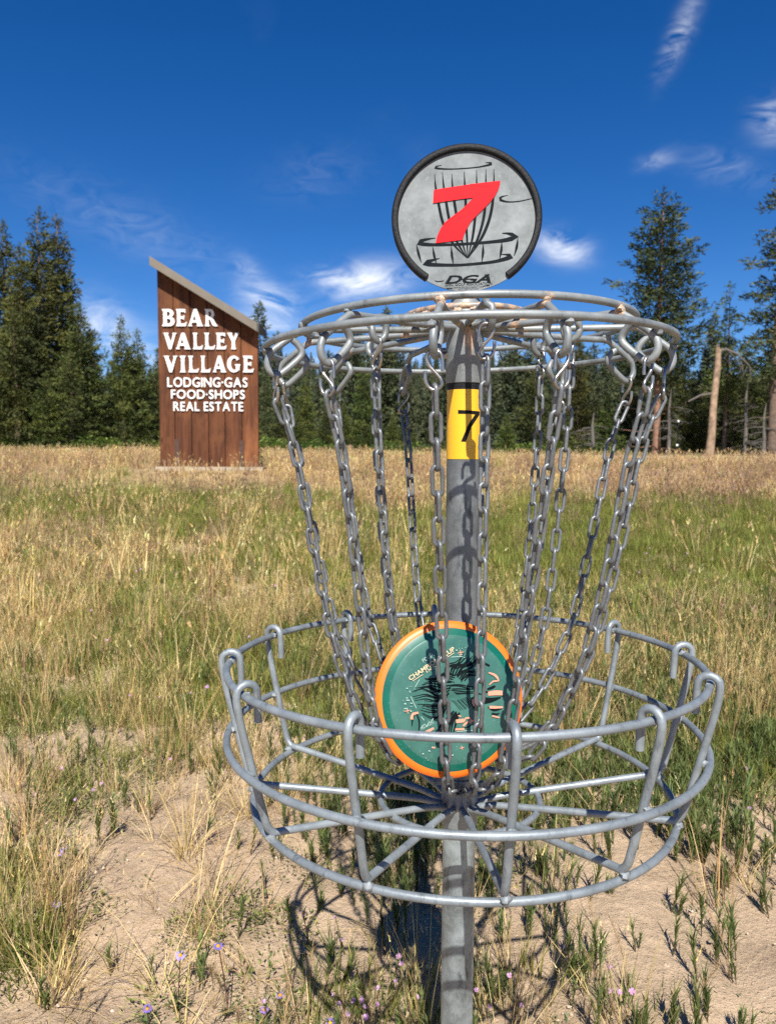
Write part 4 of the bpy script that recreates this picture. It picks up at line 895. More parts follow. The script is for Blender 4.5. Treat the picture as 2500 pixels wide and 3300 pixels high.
put('green_grass', G_MID, 11000, 3.2, 11, lambda b_, g, mv, d, dd: cl(.20 + .9 * g - .2 * mv) * sstep(3.0, 4.2, dd), .5, 1.3)
put('green_grass', G_FAR, 4500, 9.0, 34, lambda b_, g, mv, d, dd: cl(.05 + 1.0 * g - .3 * mv), .6, 1.2, 1.5)
put('mauve_grass', M_MID, 2200, 4.0, 11, lambda b_, g, mv, d, dd: cl(.04 + .7 * mv), .6, 1.2)
put('mauve_grass', M_FAR, 6500, 9.0, 44, lambda b_, g, mv, d, dd: cl(.03 + .9 * mv), .6, 1.15, 1.5)
put('leafy_weeds', L_NEAR, 1500, 1.35, 4.5, lambda b_, g, mv, d, dd: cl((1 - b_) * (.02 + .45 * g)), .5, 1.2, 1.6)
put('ground_leaves', TINY, 2200, 1.3, 4.0, lambda b_, g, mv, d, dd: cl(.40 + 0 * dd), .4, 1.3, 1.5)
for px, py, n, rr in ((1630, 1660, 16, .35), (480, 1625, 10, .35), (1730, 1610, 10, .4)):
    g = on_ground(px, py); a, r = rng.rand(n) * 6.28, rr * np.sqrt(rng.rand(n)); plant('tall_green_grass', Y_MID, g.x + np.cos(a) * r * 1.2, g.y + np.sin(a) * r, .8, 1.3)

# clumps the photograph shows by place along the left edge and the bottom: leafy weeds, green tufts, straw and lying stalks
def cluster(kind, plist, lst, s0, s1, tilt=.15):
    X, Y = [], []
    for px, py, n_, rr in lst:
        n_ = max(2, int(n_ * (.32 if py > 2700 and px > 130 else .75))); g = on_ground(px, py); a, r = rng.rand(n_) * 6.28, rr * np.sqrt(rng.rand(n_)); X.append(g.x + np.cos(a) * r); Y.append(g.y + np.sin(a) * r)
    plant(kind, plist, np.concatenate(X), np.concatenate(Y), s0, s1, tilt)
cluster('leafy_weeds', L_NEAR, [(780, 2950, 16, .13), (700, 3080, 8, .10), (860, 3020, 10, .10), (280, 2960, 12, .08), (200, 2900, 8, .08), (60, 2250, 30, .22), (120, 2350, 16, .2), (320, 2540, 26, .20), (450, 2480, 16, .16), (200, 2600, 18, .18), (80, 2760, 12, .12), (1600, 2880, 10, .10), (1750, 2800, 8, .10), (2350, 2530, 16, .2), (500, 3230, 8, .08), (900, 3240, 10, .12), (40, 3100, 10, .10), (1200, 3230, 10, .15), (1000, 2800, 8, .12)], .5, 1.25)
cluster('green_grass', G_NEAR, [(20, 2850, 26, .12), (10, 3020, 24, .10), (60, 3120, 12, .08), (40, 2300, 30, .25), (420, 2230, 40, .3), (560, 2330, 40, .25), (250, 2480, 30, .2), (700, 2380, 22, .2), (1000, 2300, 20, .25), (1240, 2350, 20, .2), (2450, 2400, 40, .3), (2300, 2480, 30, .25), (1350, 2500, 14, .2), (1000, 3240, 16, .15), (1330, 3260, 16, .15), (1900, 3260, 12, .15)], .6, 1.5)
cluster('dry_grass', D_NEAR, [(90, 2960, 16, .10), (40, 2800, 10, .10), (160, 3080, 10, .10), (100, 2560, 12, .15), (560, 2450, 12, .15), (760, 2480, 16, .15), (450, 2300, 14, .2), (930, 2560, 10, .12), (690, 2950, 8, .06), (1500, 2250, 14, .2), (2300, 2230, 18, .25), (2450, 2260, 12, .2), (1560, 3200, 12, .2), (1250, 3240, 14, .2), (1750, 3240, 12, .2)], .6, 1.2)
cluster('fallen_straw', D_LIE, [(640, 2740, 8, .12), (500, 2860, 4, .15), (620, 3080, 9, .10), (300, 3200, 10, .15), (140, 3050, 12, .15), (820, 2640, 10, .15), (700, 3200, 8, .15), (450, 3100, 5, .15), (2340, 2850, 6, .08), (900, 2900, 5, .15), (1800, 3200, 8, .2), (1050, 3150, 8, .2), (600, 2600, 8, .15), (2100, 2500, 8, .2)], .5, 1.1, .25)

# narrow-leaved seedlings: the nearest ones each an object, the rest one mass
sd_x, sd_y, sd_d = wedge(13000, 1.35, 5.2, 1.45)
sv = (sd_x - CAM.x) * RIGHT.x + (sd_y - CAM.y) * RIGHT.y; u = sv / sd_d                 # how far right of the view axis
bare, green, mauve, dry = zones(sd_x, sd_y)
nz1 = vnoise(sd_x, sd_y, 2.6, 9)
w = cl(.10 + .90 * sstep(-.22, .02, u)) * cl(.22 + .8 * sstep(1.6, 2.9, sd_d)) * cl(.35 + 1.2 * sstep(.38, .60, nz1)) * (1 - .9 * sstep(4.2, 5.2, sd_d)) * .85
keep = (rng.rand(len(w)) < w * 1.75 * cl(.75 + .4 * sstep(1.9, 2.6, sd_d))) & far_from_pole(sd_x, sd_y); sd_x, sd_y, sd_d = sd_x[keep], sd_y[keep], sd_d[keep]
o_ = np.argsort(sd_d); sd_x, sd_y, sd_d = sd_x[o_], sd_y[o_], sd_d[o_]
SEED_ME = [seedling_mesh(200 + i, .085).mesh('seedling', M_GRASS, False) for i in range(9)]
NIND = 290
for i in range(min(NIND, len(sd_x))):
    o = link('seedling', SEED_ME[rng.randint(9)]); o.location = (sd_x[i], sd_y[i], land1(sd_x[i], sd_y[i]) - .004); o.rotation_euler = (rng.normal(0, .1), rng.normal(0, .1), rng.rand() * 6.28)
    s = rng.uniform(.7, 1.3) * (1.0 + .25 * (sd_d[i] > 2)); o.scale = (s, s, s * rng.uniform(.85, 1.25)); tag(o, 'upright green seedling with narrow leaves on the sandy soil', 'seedling', 'narrow leaved seedlings on the sandy soil')
print('seedlings', len(sd_x)); plant('seedling_cover', S_STUFF, sd_x[NIND:], sd_y[NIND:], .75, 1.4, .1)

# pebbles and clods
m = MB(); rs = random.Random(8); px_, py_, dd_ = wedge(3200, 1.3, 3.8, 1.4)
for x, y in zip(px_, py_):
    r = rs.choice((.0018, .0025, .003, .004, .005, .008)) * rs.uniform(.7, 1.2); z = land1(x, y); cc = jit(rs.choice(((.40, .31, .22), (.46, .37, .28), (.30, .22, .15))), rs, .2)
    V = [(x + rs.uniform(.6, 1) * r * math.cos(a) , y + rs.uniform(.6, 1) * r * math.sin(a), z + rs.uniform(-.1, .3) * r) for a in (0, 1.25, 2.5, 3.8, 5.0)] + [(x + rs.uniform(-.3, .3) * r, y + rs.uniform(-.3, .3) * r, z + r * rs.uniform(.5, .9))]
    m.add(V, [(i, (i + 1) % 5, 5) for i in range(5)], [cc] * 6)
b = MatB('pebble'); b.set(color=b.attr('Col'), rough=.9, spec=.2); tag(m.obj('pebbles', b.m, None, False), kind='stuff')

# ------------------------------------------------------------------ flowers and single tufts near the camera
def stem_pts(h, lean, rs, n=5):
    a = rs.uniform(0, 6.28); return [(math.cos(a) * lean * h * (i / (n - 1)) ** 1.5, math.sin(a) * lean * h * (i / (n - 1)) ** 1.5, h * i / (n - 1) - .006) for i in range(n)]
def build_aster(px, py, top_py, label, seed, petals=22, size=.0112, stage=1.0):
    rs = random.Random(seed); g = on_ground(px, py); depth = (g - CAM).dot(FWD); h = max(.03, (py - top_py) / F_PX * depth * 1.06)
    r = empty('aster', g); tag(r, label, 'flower', 'purple asters')
    st = stem_pts(h, .12, rs); m = MB(); m.tube(st, .0012, 6, c=(.13, .055, .05)); m.obj('stem', M_LEAF, r)
    m = MB()
    for i in range(9):
        k = rs.randint(1, 4); p = st[k]; cc = jit((.13, .16, .06), rs); blade(m, p, rs.uniform(0, 6.28), rs.uniform(.014, .028), rs.uniform(.5, .9), .0042, cc, cc, 2)
    for i in range(10):
        cc = jit((.10, .14, .05), rs); blade(m, (0, 0, 0), rs.uniform(0, 6.28), rs.uniform(.02, .045), rs.uniform(.7, .97), .006, cc, cc, 2)
    m.obj('foliage', M_LEAF, r, False)
    top = Vector(st[-1]); to = (CAM - (Vector(g) + top)).normalized(); ax = (to * .75 + Vector((rs.uniform(-.3, .3), rs.uniform(-.3, .3), .75))).normalized(); s1 = ax.orthogonal().normalized(); s2 = ax.cross(s1); m = MB()
    for i in range(petals):
        a = 6.283 * i / petals + rs.uniform(-.1, .1); d = s1 * math.cos(a) + s2 * math.sin(a); sd = ax.cross(d) * (size * .13); L = size * rs.uniform(.8, 1.1) * stage; dr = ax * rs.uniform(-.25, .12) * L; cc = jit((.40, .33, .62) if stage > .9 else (.24, .16, .50), rs, .15)
        m.add([top + d * size * .25, top + d * L * .7 + sd + dr * .5, top + d * L + dr, top + d * L * .7 - sd + dr * .5], [(0, 1, 2, 3)], [cc] * 4)
    m.obj('petals', M_PETAL, r, False)
    m = MB(); V, F = [top + ax * .0035], []
    for j, (q, hh) in enumerate(((.0022, .0030), (.0038, .0014), (.0040, -.001))):
        for k in range(9): a = 6.283 * k / 9; V.append(top + (s1 * math.cos(a) + s2 * math.sin(a)) * q + ax * hh)
    F = [(0, 1 + k, 1 + (k + 1) % 9) for k in range(9)]
    for j in range(2): F += [(1 + j * 9 + k, 10 + j * 9 + k, 10 + j * 9 + (k + 1) % 9, 1 + j * 9 + (k + 1) % 9) for k in range(9)]
    m.add(V, F, [jit((.80, .42, .02), rs, .2) for _ in V]); m.obj('flower_centre', M_PETAL, r)
    return r
for args in [(180, 2850, 2748, 'lilac aster facing the camera above the bare mound at left', 1), (178, 2985, 2905, 'lilac aster standing in dark green leaves below the bare mound', 2), (205, 2800, 2730, 'small lilac aster touching the upper aster at left', 3, 16, .008),
             (575, 3250, 3085, 'purple aster with open orange centre on a red stem', 4, 24, .013, .95), (735, 3270, 3030, 'violet aster with yellow centre, tallest left of the pole', 5, 24, .0125, .85), (478, 3300, 3235, 'half closed violet aster at the bottom left', 6, 18, .012, .8),
             (905, 3280, 3205, 'deep violet aster with folded petals low beside the basket shadow', 7, 16, .011, .8), (850, 3310, 3250, 'drooping violet aster at the bottom edge left of the pole', 8, 20, .011, .85), (995, 3080, 2940, 'faded aster with orange centre inside the basket shadow', 9, 12, .009, .8),
             (1070, 3330, 3285, 'violet aster cut by the bottom edge of the picture', 10, 18, .011, .85)]: build_aster(*args)
def pink_mesh(seed):
    rs = random.Random(seed); ms, mp = MB(), MB(); h = rs.uniform(.07, .12); st = stem_pts(h, .18, rs); ms.tube(st, .0007, 5, c=(.17, .14, .06)); top = Vector(st[-1]); ax = Vector((rs.uniform(-.6, .6), -.6, .8)).normalized(); s1 = ax.orthogonal().normalized(); s2 = ax.cross(s1); s = rs.uniform(.0040, .0060)
    for i in range(5):
        cc = jit((.13, .16, .06), rs); blade(ms, st[rs.randint(0, 3)], rs.uniform(0, 6.28), rs.uniform(.012, .028), rs.uniform(.3, .7), .003, cc, cc, 2)
    for i in range(4):
        a = 1.5708 * i + rs.uniform(-.2, .2); d = s1 * math.cos(a) + s2 * math.sin(a); sd = ax.cross(d) * (s * .62); cc = jit((.52, .30, .47), rs, .12); c2 = tuple(min(.85, x * 1.2) for x in cc); e = top + d * s * 1.0 + ax * s * .75
        mp.add([top, top + d * s * .6 + sd * .8 + ax * s * .4, e + sd * .55, e - d * s * .1, e - sd * .55, top + d * s * .6 - sd * .8 + ax * s * .4], [(0, 1, 2, 3), (0, 3, 4, 5)], [cc, cc, c2, c2, c2, cc])
    return ms.mesh('stem', M_LEAF, False), mp.mesh('petals', M_PETAL, False)
PINK = [pink_mesh(300 + i) for i in range(5)]
pk_rs = random.Random(2)
def pink_at(px, py, s=1.0):
    g = on_ground(px, py + 40 + 60 * s * (py > 2900)); a, c_ = PINK[pk_rs.randrange(5)]
    r = empty('pink_wildflower', g); tag(r, 'small pink wildflower with four petals on a thin stem', 'flower', 'small pink wildflowers in the field'); r.rotation_euler = (0, 0, pk_rs.uniform(-.8, .8)); r.scale = (s, s, s); link('stem', a, r); link('petals', c_, r)
for px, py in [(1075, 3010), (1090, 3025), (1325, 3180), (1290, 3205), (1200, 3230), (1195, 3255), (1150, 3220), (1230, 3260), (1160, 3280), (1625, 3155), (1645, 3140), (1830, 3050), (1975, 3140), (2010, 3200), (2012, 3270), (1950, 3180), (1265, 3075), (1590, 3290), (1560, 3250), (1125, 3215), (870, 3240), (1420, 3150), (1100, 3290)]: pink_at(px, py, pk_rs.uniform(.8, 1.15))
for px, py in [(2415, 2515), (2395, 2640), (2320, 2575), (690, 2430), (310, 2590), (335, 2570), (225, 2550), (130, 2600), (440, 2295), (505, 2275), (580, 2285), (135, 2260), (720, 2400), (260, 2655), (610, 2260), (60, 1800), (160, 1840), (240, 1840), (470, 1880), (490, 1800), (2060, 1880), (2100, 1790), (2200, 1800), (2070, 1500 + 300), (1990, 2080), (880, 1900), (520, 1760), (1700, 1745), (560, 2480)]: pink_at(px, py, 1.15 if py > 2200 else 1.7)
for _ in range(12): pink_at(pk_rs.uniform(1050, 1750), pk_rs.uniform(3180, 3330), pk_rs.uniform(.7, 1.1)) if pk_rs.random() < .5 else pink_at(pk_rs.uniform(100, 850), pk_rs.uniform(1750, 2300), 1.5)

TUFTS = [dry_clump(400 + i, 40, .20, .02, .0021, lean=(.15, .95), heads=.35) for i in range(4)]; TUFT_ME = [t.mesh('dry_tuft', M_GRASS, False) for t in TUFTS]
for i, (px, py, s, lab) in enumerate([(595, 2760, 1.3, 'dry straw tuft fanning out over the top of the bare mound'), (90, 2680, 1.35, 'tall dry tuft among green weeds at the left edge'), (790, 2640, 1.3, 'dry tuft leaning away beside the left rim of the basket'), (480, 2620, 1.2, 'pale dry tuft right of the leafy green patch'), (370, 2560, 1.2, 'thin dry tuft rising from leafy green weeds'),
         (640, 3010, .9, 'small dry tuft in front of the bare mound'), (200, 3170, .8, 'flattened dry tuft at the lower left'), (2400, 2300, 1.4, 'dry tuft beside the green grass at the right edge'), (2170, 2280, 1.2, 'dry tuft behind the right rim of the basket'), (1250, 2210, 1.2, 'dry tuft behind the chains left of the disc'), (2330, 2840, .8, 'flattened straw tuft on the bare soil at right'), (1990, 2180, 1.2, 'dry tuft between the right chains and the rim')]):
    g = on_ground(px, py); o = link('dry_tuft', TUFT_ME[i % 4]); o.location = g; o.rotation_euler = (0, 0, i * 1.7); o.scale = (s, s, s * .95); tag(o, lab, 'grass tuft', 'dry grass tufts')
# feathery seed heads close to the camera along the bottom edge
def feather_mesh(seed):
    rs = random.Random(seed); m = MB(); h = .15
    st = [(0.05 * (i / 6) ** 2 * math.cos(seed), .05 * (i / 6) ** 2 * math.sin(seed), h * i / 6 - .006) for i in range(7)]; m.tube(st, .0007, 5, c=(.42, .32, .14))
    for i in range(70):
        s = .55 + .5 * i / 70; k = min(5, int(s * 6)); f = s * 6 - k; p = [st[k][j] + (st[k + 1][j] - st[k][j]) * f for j in range(3)]; a = rs.uniform(0, 6.28); cc = jit((.52, .38, .19), rs, .25)
        blade(m, p, a, rs.uniform(.012, .022) * (1.15 - .7 * abs(s - .75)), rs.uniform(.35, .8), .0011, tuple(x * .7 for x in cc), cc, 2)
    for i in range(7):
        cc = jit((.45, .34, .16), rs); blade(m, (0, 0, 0), rs.uniform(0, 6.28), rs.uniform(.05, .1), rs.uniform(.5, .95), .0022, cc, cc, 3)
    return m
FEATH = [feather_mesh(i).mesh('seed_head_grass', M_GRASS, False) for i in range(4)]; rs = random.Random(6)
for i in range(46):
    px = rs.uniform(650, 2050) if i < 30 else rs.uniform(0, 2500); py = rs.uniform(3120, 3480); g = on_ground(px, py); o = link('seed_head_grass', FEATH[i % 4]); s = rs.uniform(.55, 1.0); o.location = g; o.scale = (s, s, s); o.rotation_euler = (0, 0, rs.uniform(0, 6.28))
    tag(o, 'tan grass stalk with feathery seed head low in the picture', 'grass stalk', 'feathery seed head stalks', 'thing')
# ------------------------------------------------------------------ trees
M_BARK = plain('pine bark', (.12, .08, .055), .9, 0, .35, 6, bump=.5); M_BARKRED = plain('reddish pine bark', (.24, .125, .075), .9, 0, .3, 6, bump=.5); M_SNAG = plain('bare weathered snag wood', (.245, .165, .105), .9, 0, .55, 4, bump=.8); M_DEADWOOD = plain('grey dead twigs', (.115, .10, .085), .9, 0, .2, 6)
def crown_mesh(seed, H, W, base=.06, top_pow=.75, gap=0., density=1.0, cols=((.050, .066, .014), (.075, .085, .017), (.034, .050, .013)), droop=.12, tsize=.26, ragged=.3, onesided=0):
    """a conifer crown: whorls of boughs, each carrying many small needle sprays"""
    rs = random.Random(seed); V, F, C = [], [], []
    def spray(p, d, size, col):
        for _ in range(9):
            q = Vector((rs.gauss(0, 1), rs.gauss(0, 1), rs.gauss(0, 1))) * .75 + d * .9 + Vector((0, 0, .35)); q.normalize(); L = size * rs.uniform(.55, 1.15); sd = q.orthogonal().normalized(); sd.rotate(Matrix.Rotation(rs.uniform(0, 6.28), 3, q)); sd *= L * rs.uniform(.09, .15)
            o = p + Vector((rs.uniform(-1, 1), rs.uniform(-1, 1), rs.uniform(-1, 1))) * size * .35; b_ = len(V); V.extend([o - sd * .4, o + q * L * .55 - sd, o + q * L, o + q * L * .55 + sd]); F.append((b_, b_ + 1, b_ + 2, b_ + 3)); cc = jit(col, rs, .22); C.extend([cc] * 4)
    z = base * H; lob = [rs.uniform(.72, 1.18) for _ in range(40)]
    while z < H * .985:
        s = (z / H - base) / (1 - base); prof = W * (1 - s) ** top_pow * (.55 + .45 * min(1, s * 6)); nb = max(3, int((5.2 if s < .85 else 4) * density))
        a0 = rs.uniform(0, 6.28)
        for k in range(nb):
            if rs.random() < gap: continue
            a = a0 + 6.283 * k / nb + rs.uniform(-.35, .35); L = max(.25, prof * (1 + rs.uniform(-ragged, ragged * .6)) * lob[int(z * 3) % 40]); d = Vector((math.cos(a), math.sin(a), 0)); col = rs.choice(cols); up0 = .30 * s + .10
            nsp = max(2, int(L / (tsize * .62)))
            for j in range(nsp):
                f = (j + .6) / nsp
                if f < .18 and rs.random() < .7: continue
                p = d * (L * f) + Vector((0, 0, z + L * (up0 * f - droop * 2.2 * f * (1 - f * .75)))); wdt = L * .26 * math.sin(3.1416 * min(1, f * .85 + .08))
                for side in ((0,) if (f > .85 or L < .6) else (-1, 1, 0)[:2 if rs.random() < .6 else 3]):
                    pp = p + Vector((-d.y, d.x, 0)) * side * wdt * rs.uniform(.4, 1.1) + Vector((0, 0, rs.uniform(-.08, .08))); spray(pp, (d + Vector((-d.y, d.x, 0)) * side * .5).normalized(), tsize * rs.uniform(.75, 1.15) * (1 if s < .9 else .7), col)
        z += (.27 + .10 * rs.random()) * (H / 13) ** .5 / density ** .4
    for i in range(5): spray(Vector((0, 0, H * (.955 + .01 * i))), Vector((0, 0, 1)), tsize * .6, cols[0])
    me = bpy.data.meshes.new('crown'); me.from_pydata([tuple(p) for p in V], [], F); me.materials.append(M_NEEDLE)
    a = me.color_attributes.new('Col', 'FLOAT_COLOR', 'POINT'); arr = np.ones((len(V), 4), np.float32); arr[:, :3] = np.array(C); a.data.foreach_set('color', arr.ravel()); return me
def trunk_mesh(seed, H, r, mat, top=.97, branches=0, base=.06, W=2.):
    rs = random.Random(seed); m = MB(); pts, rr = [], []
    for i in range(9):
        s = i / 8 * top; pts.append((.10 * math.sin(s * 4 + seed) * s * (H / 13), .08 * math.cos(s * 3 + seed) * s, H * s - (.3 if i == 0 else 0))); rr.append(max(.012, r * (1 - s * .93)) * (1.25 if i == 0 else 1))
    m.tube(pts, rr, 9)
    for i in range(branches):
        s = rs.uniform(.05, .8); a = rs.uniform(0, 6.28); L = W * rs.uniform(.35, .8) * (1 - s * .8); z = H * s; d = (math.cos(a), math.sin(a)); m.tube([(d[0] * r * .5, d[1] * r * .5, z), (d[0] * L * .5, d[1] * L * .5, z - .05 * L), (d[0] * L, d[1] * L, z + rs.uniform(-.25, .05) * L)], [.035, .022, .008], 5)
    return m.mesh('trunk', mat)
DARK = ((.055, .064, .016), (.085, .092, .021), (.038, .047, .013)); OLIVE = ((.062, .066, .016), (.092, .092, .021), (.040, .046, .012)); FRESH = ((.066, .090, .020), (.100, .118, .026), (.046, .062, .015)); BLUE = ((.050, .068, .024), (.078, .092, .032), (.038, .053, .020))
PROTO = {}
def tp(name, seed, H, W, r, mat=None, tb=10, **k): PROTO[name] = (crown_mesh(seed, H, W, **k), trunk_mesh(seed, H, r, mat or M_BARK, branches=tb, W=W), H)
tp('wide_a', 1, 13, 3.3, .20, cols=OLIVE, density=.95, base=.07, top_pow=.72, tsize=.36, ragged=.5); tp('wide_b', 2, 13, 2.9, .20, cols=OLIVE, density=.95, base=.09, top_pow=.8, tsize=.35, ragged=.5); tp('wide_c', 3, 9, 2.3, .15, cols=FRESH, density=.95, base=.10, top_pow=.85, tsize=.30, ragged=.4)
tp('slim_a', 4, 9, 1.5, .13, cols=BLUE, density=1.1, base=.10, top_pow=.9); tp('tall_open', 5, 14, 3.0, .17, M_BARKRED, 26, cols=BLUE, density=1.1, base=.30, top_pow=.72, gap=.05, ragged=.4, tsize=.30, droop=.2)
tp('thin_open', 6, 9.5, 1.25, .12, cols=FRESH, density=.85, base=.30, top_pow=.8, gap=.25, ragged=.45); tp('edge_pine', 7, 15, 1.9, .22, M_BARK, 20, cols=BLUE, density=.85, base=.30, top_pow=.45, gap=.36, ragged=.5, tsize=.34, droop=.25)
tp('low_bushy', 8, 6.5, 2.2, .13, cols=FRESH, density=1.2, base=.04, top_pow=1.0); tp('mid_dark', 9, 8.5, 2.4, .15, cols=DARK, density=.95, base=.10, top_pow=.9, tsize=.30, ragged=.42)
def tree(kind, px, top_py, D, label, group, wk=1.0, rz=0., name='pine_tree', lean=0.):
    cm, tm, H = PROTO[kind]; p = at(px, 1470, D); gz = land1(p.x, p.y); top = at(px, top_py, D); h = top.z - gz
    r = empty(name, (p.x, p.y, gz)); r.rotation_euler = (0, lean, rz); k = h / H; r.scale = (k * wk, k * wk, k); tag(r, label, 'tree', group); link('trunk', tm, r); link('crown', cm, r); return r
LG, MG, RG = 'pines at the left of the field', 'conifers behind the basket and sign', 'trees on the right beyond the road'
for a in [('wide_a', 150, 690, 40, 'tallest broad pine in the left stand, olive green, pointed top', LG, 1.0, .3), ('wide_b', 205, 712, 42, 'dark pine shouldering the right side of the tallest left pine', LG, 1.0, 2.1), ('wide_b', 35, 728, 41, 'dark narrow topped pine near the left edge of the picture', LG, .85, 1.0), ('wide_a', -45, 740, 39, 'broad pine cut by the left edge of the picture', LG, 1.0, 4.0),
          ('wide_b', 85, 800, 38, 'shorter dark pine in front between two tall left pines', LG, .9, 5.0), ('wide_c', 270, 985, 39, 'lower pine at the right end of the left stand', LG, 1.1, .7), ('mid_dark', 235, 1130, 37, 'low dark pine in front of the left stand', LG, 1.1, 3.2), ('mid_dark', 60, 1000, 36.5, 'low shadowed pine in front at the left edge', LG, 1.2, 1.9),
          ('wide_c', 400, 1024, 40, 'separate green pine with two tops left of the sign', LG, .85, 1.5), ('wide_c', 450, 1065, 41, 'bushy green pine close against the sign on its left', LG, .95, 3.9), ('mid_dark', 335, 1320, 44, 'small dark pine in the gap left of the twin topped pine', LG, 1.0, .2), ('mid_dark', 505, 1175, 43, 'dark pine half hidden by the left side of the sign', LG, .9, 2.6), ('wide_c', 160, 1200, 36.3, 'low olive pine at the foot of the left stand', LG, 1.3, 5.5)]: tree(*a)
for a in [('slim_a', 858, 1172, 48, 'blue green spire topped conifer just right of the sign', MG, .9, .4), ('mid_dark', 905, 1290, 44, 'dark rounded conifer behind the leftmost chains', MG, 1.1, 2.0), ('wide_c', 985, 1218, 46, 'green conifer behind the second chain from the left', MG, 1.1, 4.1), ('mid_dark', 1050, 1310, 45, 'low dark conifer left of the dense pointed tree', MG, 1.1, 1.1),
          ('wide_c', 1172, 1166, 43, 'dense pointed tree between the left chains and the pole', MG, 1.05, .9), ('low_bushy', 1110, 1300, 42, 'low bushy tree at the foot of the dense pointed tree', MG, 1.0, 3.0), ('low_bushy', 1265, 1335, 43, 'bushy tree right of the dense pointed tree', MG, 1.1, 5.0), ('low_bushy', 1330, 1390, 45, 'small green tree left of the pole at the field edge', MG, 1.1, .5), ('low_bushy', 820, 1330, 42, 'low green tree touching the right side of the sign', MG, 1.2, 1.7), ('low_bushy', 960, 1330, 41, 'low tree below the conifers right of the sign', MG, 1.3, 2.9), ('low_bushy', 1420, 1395, 47, 'small green tree just left of the yellow band', MG, 1.1, 4.4)]: tree(*a, name='conifer_tree')
for a in [('wide_b', 1855, 1102, 44, 'broad dark conifer behind the right hand chains', RG, 1.15, .4), ('mid_dark', 1720, 1175, 45, 'dark conifer right of the pole behind the inner chain', RG, 1.1, 2.2), ('low_bushy', 1630, 1335, 44, 'low bushy conifer just right of the yellow band', RG, 1.2, 1.0), ('mid_dark', 1790, 1260, 42, 'dark low conifer in front of the broad dark one', RG, 1.1, 3.4), ('low_bushy', 1950, 1270, 42, 'bright green low conifer under the tall open pine', RG, 1.1, 5.1),
          ('tall_open', 2112, 626, 40, 'tall open pine with reddish trunk, highest on the right', RG, 1.2, 1.2), ('thin_open', 2330, 918, 41, 'thin pine with sparse top behind the broken snag', RG, 1.0, .3), ('edge_pine', 2486, 560, 37, 'tall ragged pine cut by the right edge of the picture', RG, 1.25, 2.5),
          ('mid_dark', 2030, 1240, 46, 'dark conifer left of the reddish trunk', RG, 1.1, 4.2), ('mid_dark', 2200, 1165, 45, 'dark conifer between the reddish trunk and the snag', RG, 1.1, .8), ('wide_c', 2255, 1240, 46, 'olive conifer directly left of the broken snag', RG, 1.1, 2.8), ('wide_b', 2405, 1135, 44, 'dark conifer right of the broken snag', RG, 1.1, 1.6), ('mid_dark', 2462, 1190, 43, 'low dark conifer at the foot of the ragged edge pine', RG, 1.2, 3.7), ('mid_dark', 2350, 1220, 47, 'shadowed conifer behind the snag', RG, 1.2, 5.6), ('wide_b', 2560, 1050, 42, 'dark conifer beyond the right edge pine', RG, 1.1, .1), ('mid_dark', 2140, 1290, 43, 'low dark conifer beside the reddish trunk', RG, 1.2, 2.4)]: tree(*a, name='conifer_tree' if a[0] not in ('tall_open', 'thin_open', 'edge_pine') else 'pine_tree')

def dead_branches(m, H, n, L0, rs, r0=.03, z0=.15, z1=.8, side=None):
    for _ in range(n):
        z = H * rs.uniform(z0, z1); a = rs.uniform(0, 6.28) if side is None else side + rs.uniform(-.6, .6); L = L0 * rs.uniform(.5, 1.2); d = Vector((math.cos(a), math.sin(a), 0)); q = [Vector((0, 0, z)) + d * L * t + Vector((0, 0, -.30 * L * t * t + .12 * L * t)) for t in (0, .35, .7, 1.0)]
        m.tube([tuple(v) for v in q], [r0, r0 * .7, r0 * .45, .006], 5)
        for t in (.45, .7, .85):
            b_ = q[0].lerp(q[3], t) + Vector((0, 0, -.02)); e = b_ + Vector((rs.uniform(-.4, .4), rs.uniform(-.4, .4), rs.uniform(-.45, .2))) * L * .5; m.tube([tuple(b_), tuple(b_.lerp(e, .5) + Vector((0, 0, .04))), tuple(e)], [.012, .009, .004], 4)
# broken snag with a branch hanging to the right
D = 33.0; pb, pt = at(2280, 1492, D), at(2313, 1128, D); gz = land1(pb.x, pb.y)
snag = empty('broken_snag', (pb.x, pb.y, gz)); tag(snag, 'bare broken tree trunk, pale orange brown, standing by the road', 'dead tree', RG)
H = pt.z - gz; lx = pt - pb; m = MB(); m.tube([(0, 0, -.3), (lx.x * .25 + .04, lx.y * .25, H * .25), (lx.x * .55, lx.y * .55, H * .55), (lx.x * .85 + .03, lx.y * .85, H * .85), (lx.x, lx.y, H)], [.215, .168, .150, .142, .122], 12); m.obj('trunk', M_SNAG, snag)
m = MB(); T = Vector((lx.x, lx.y, H)); e = s_right
for k in range(7): a = k * .9; m.tube([tuple(T + Vector((math.cos(a) * .10, math.sin(a) * .10, -.08))), tuple(T + Vector((math.cos(a) * .11, math.sin(a) * .11, .05 + .10 * (k % 3))))], [.045, .012], 5)
m.obj('splintered_top', M_SNAG, snag)
m = MB(); q = [T + Vector((0, 0, -.05)), T + e * .35 + Vector((0, 0, .04)), T + e * .85 + Vector((0, 0, -.16)), T + e * 1.35 + Vector((0, 0, -.62)), T + e * 1.6 + Vector((0, 0, -.95))]; m.tube([tuple(v) for v in q], [.07, .055, .045, .03, .012], 6)
for k in range(9): s = q[1].lerp(q[4], k / 9); m.tube([tuple(s), tuple(s + Vector((rs.uniform(-.2, .3), rs.uniform(-.2, .2), -.25))), tuple(s + Vector((rs.uniform(-.3, .4), rs.uniform(-.2, .2), -.6)))], [.014, .01, .004], 4)
m.obj('hanging_branch', M_DEADWOOD, snag)
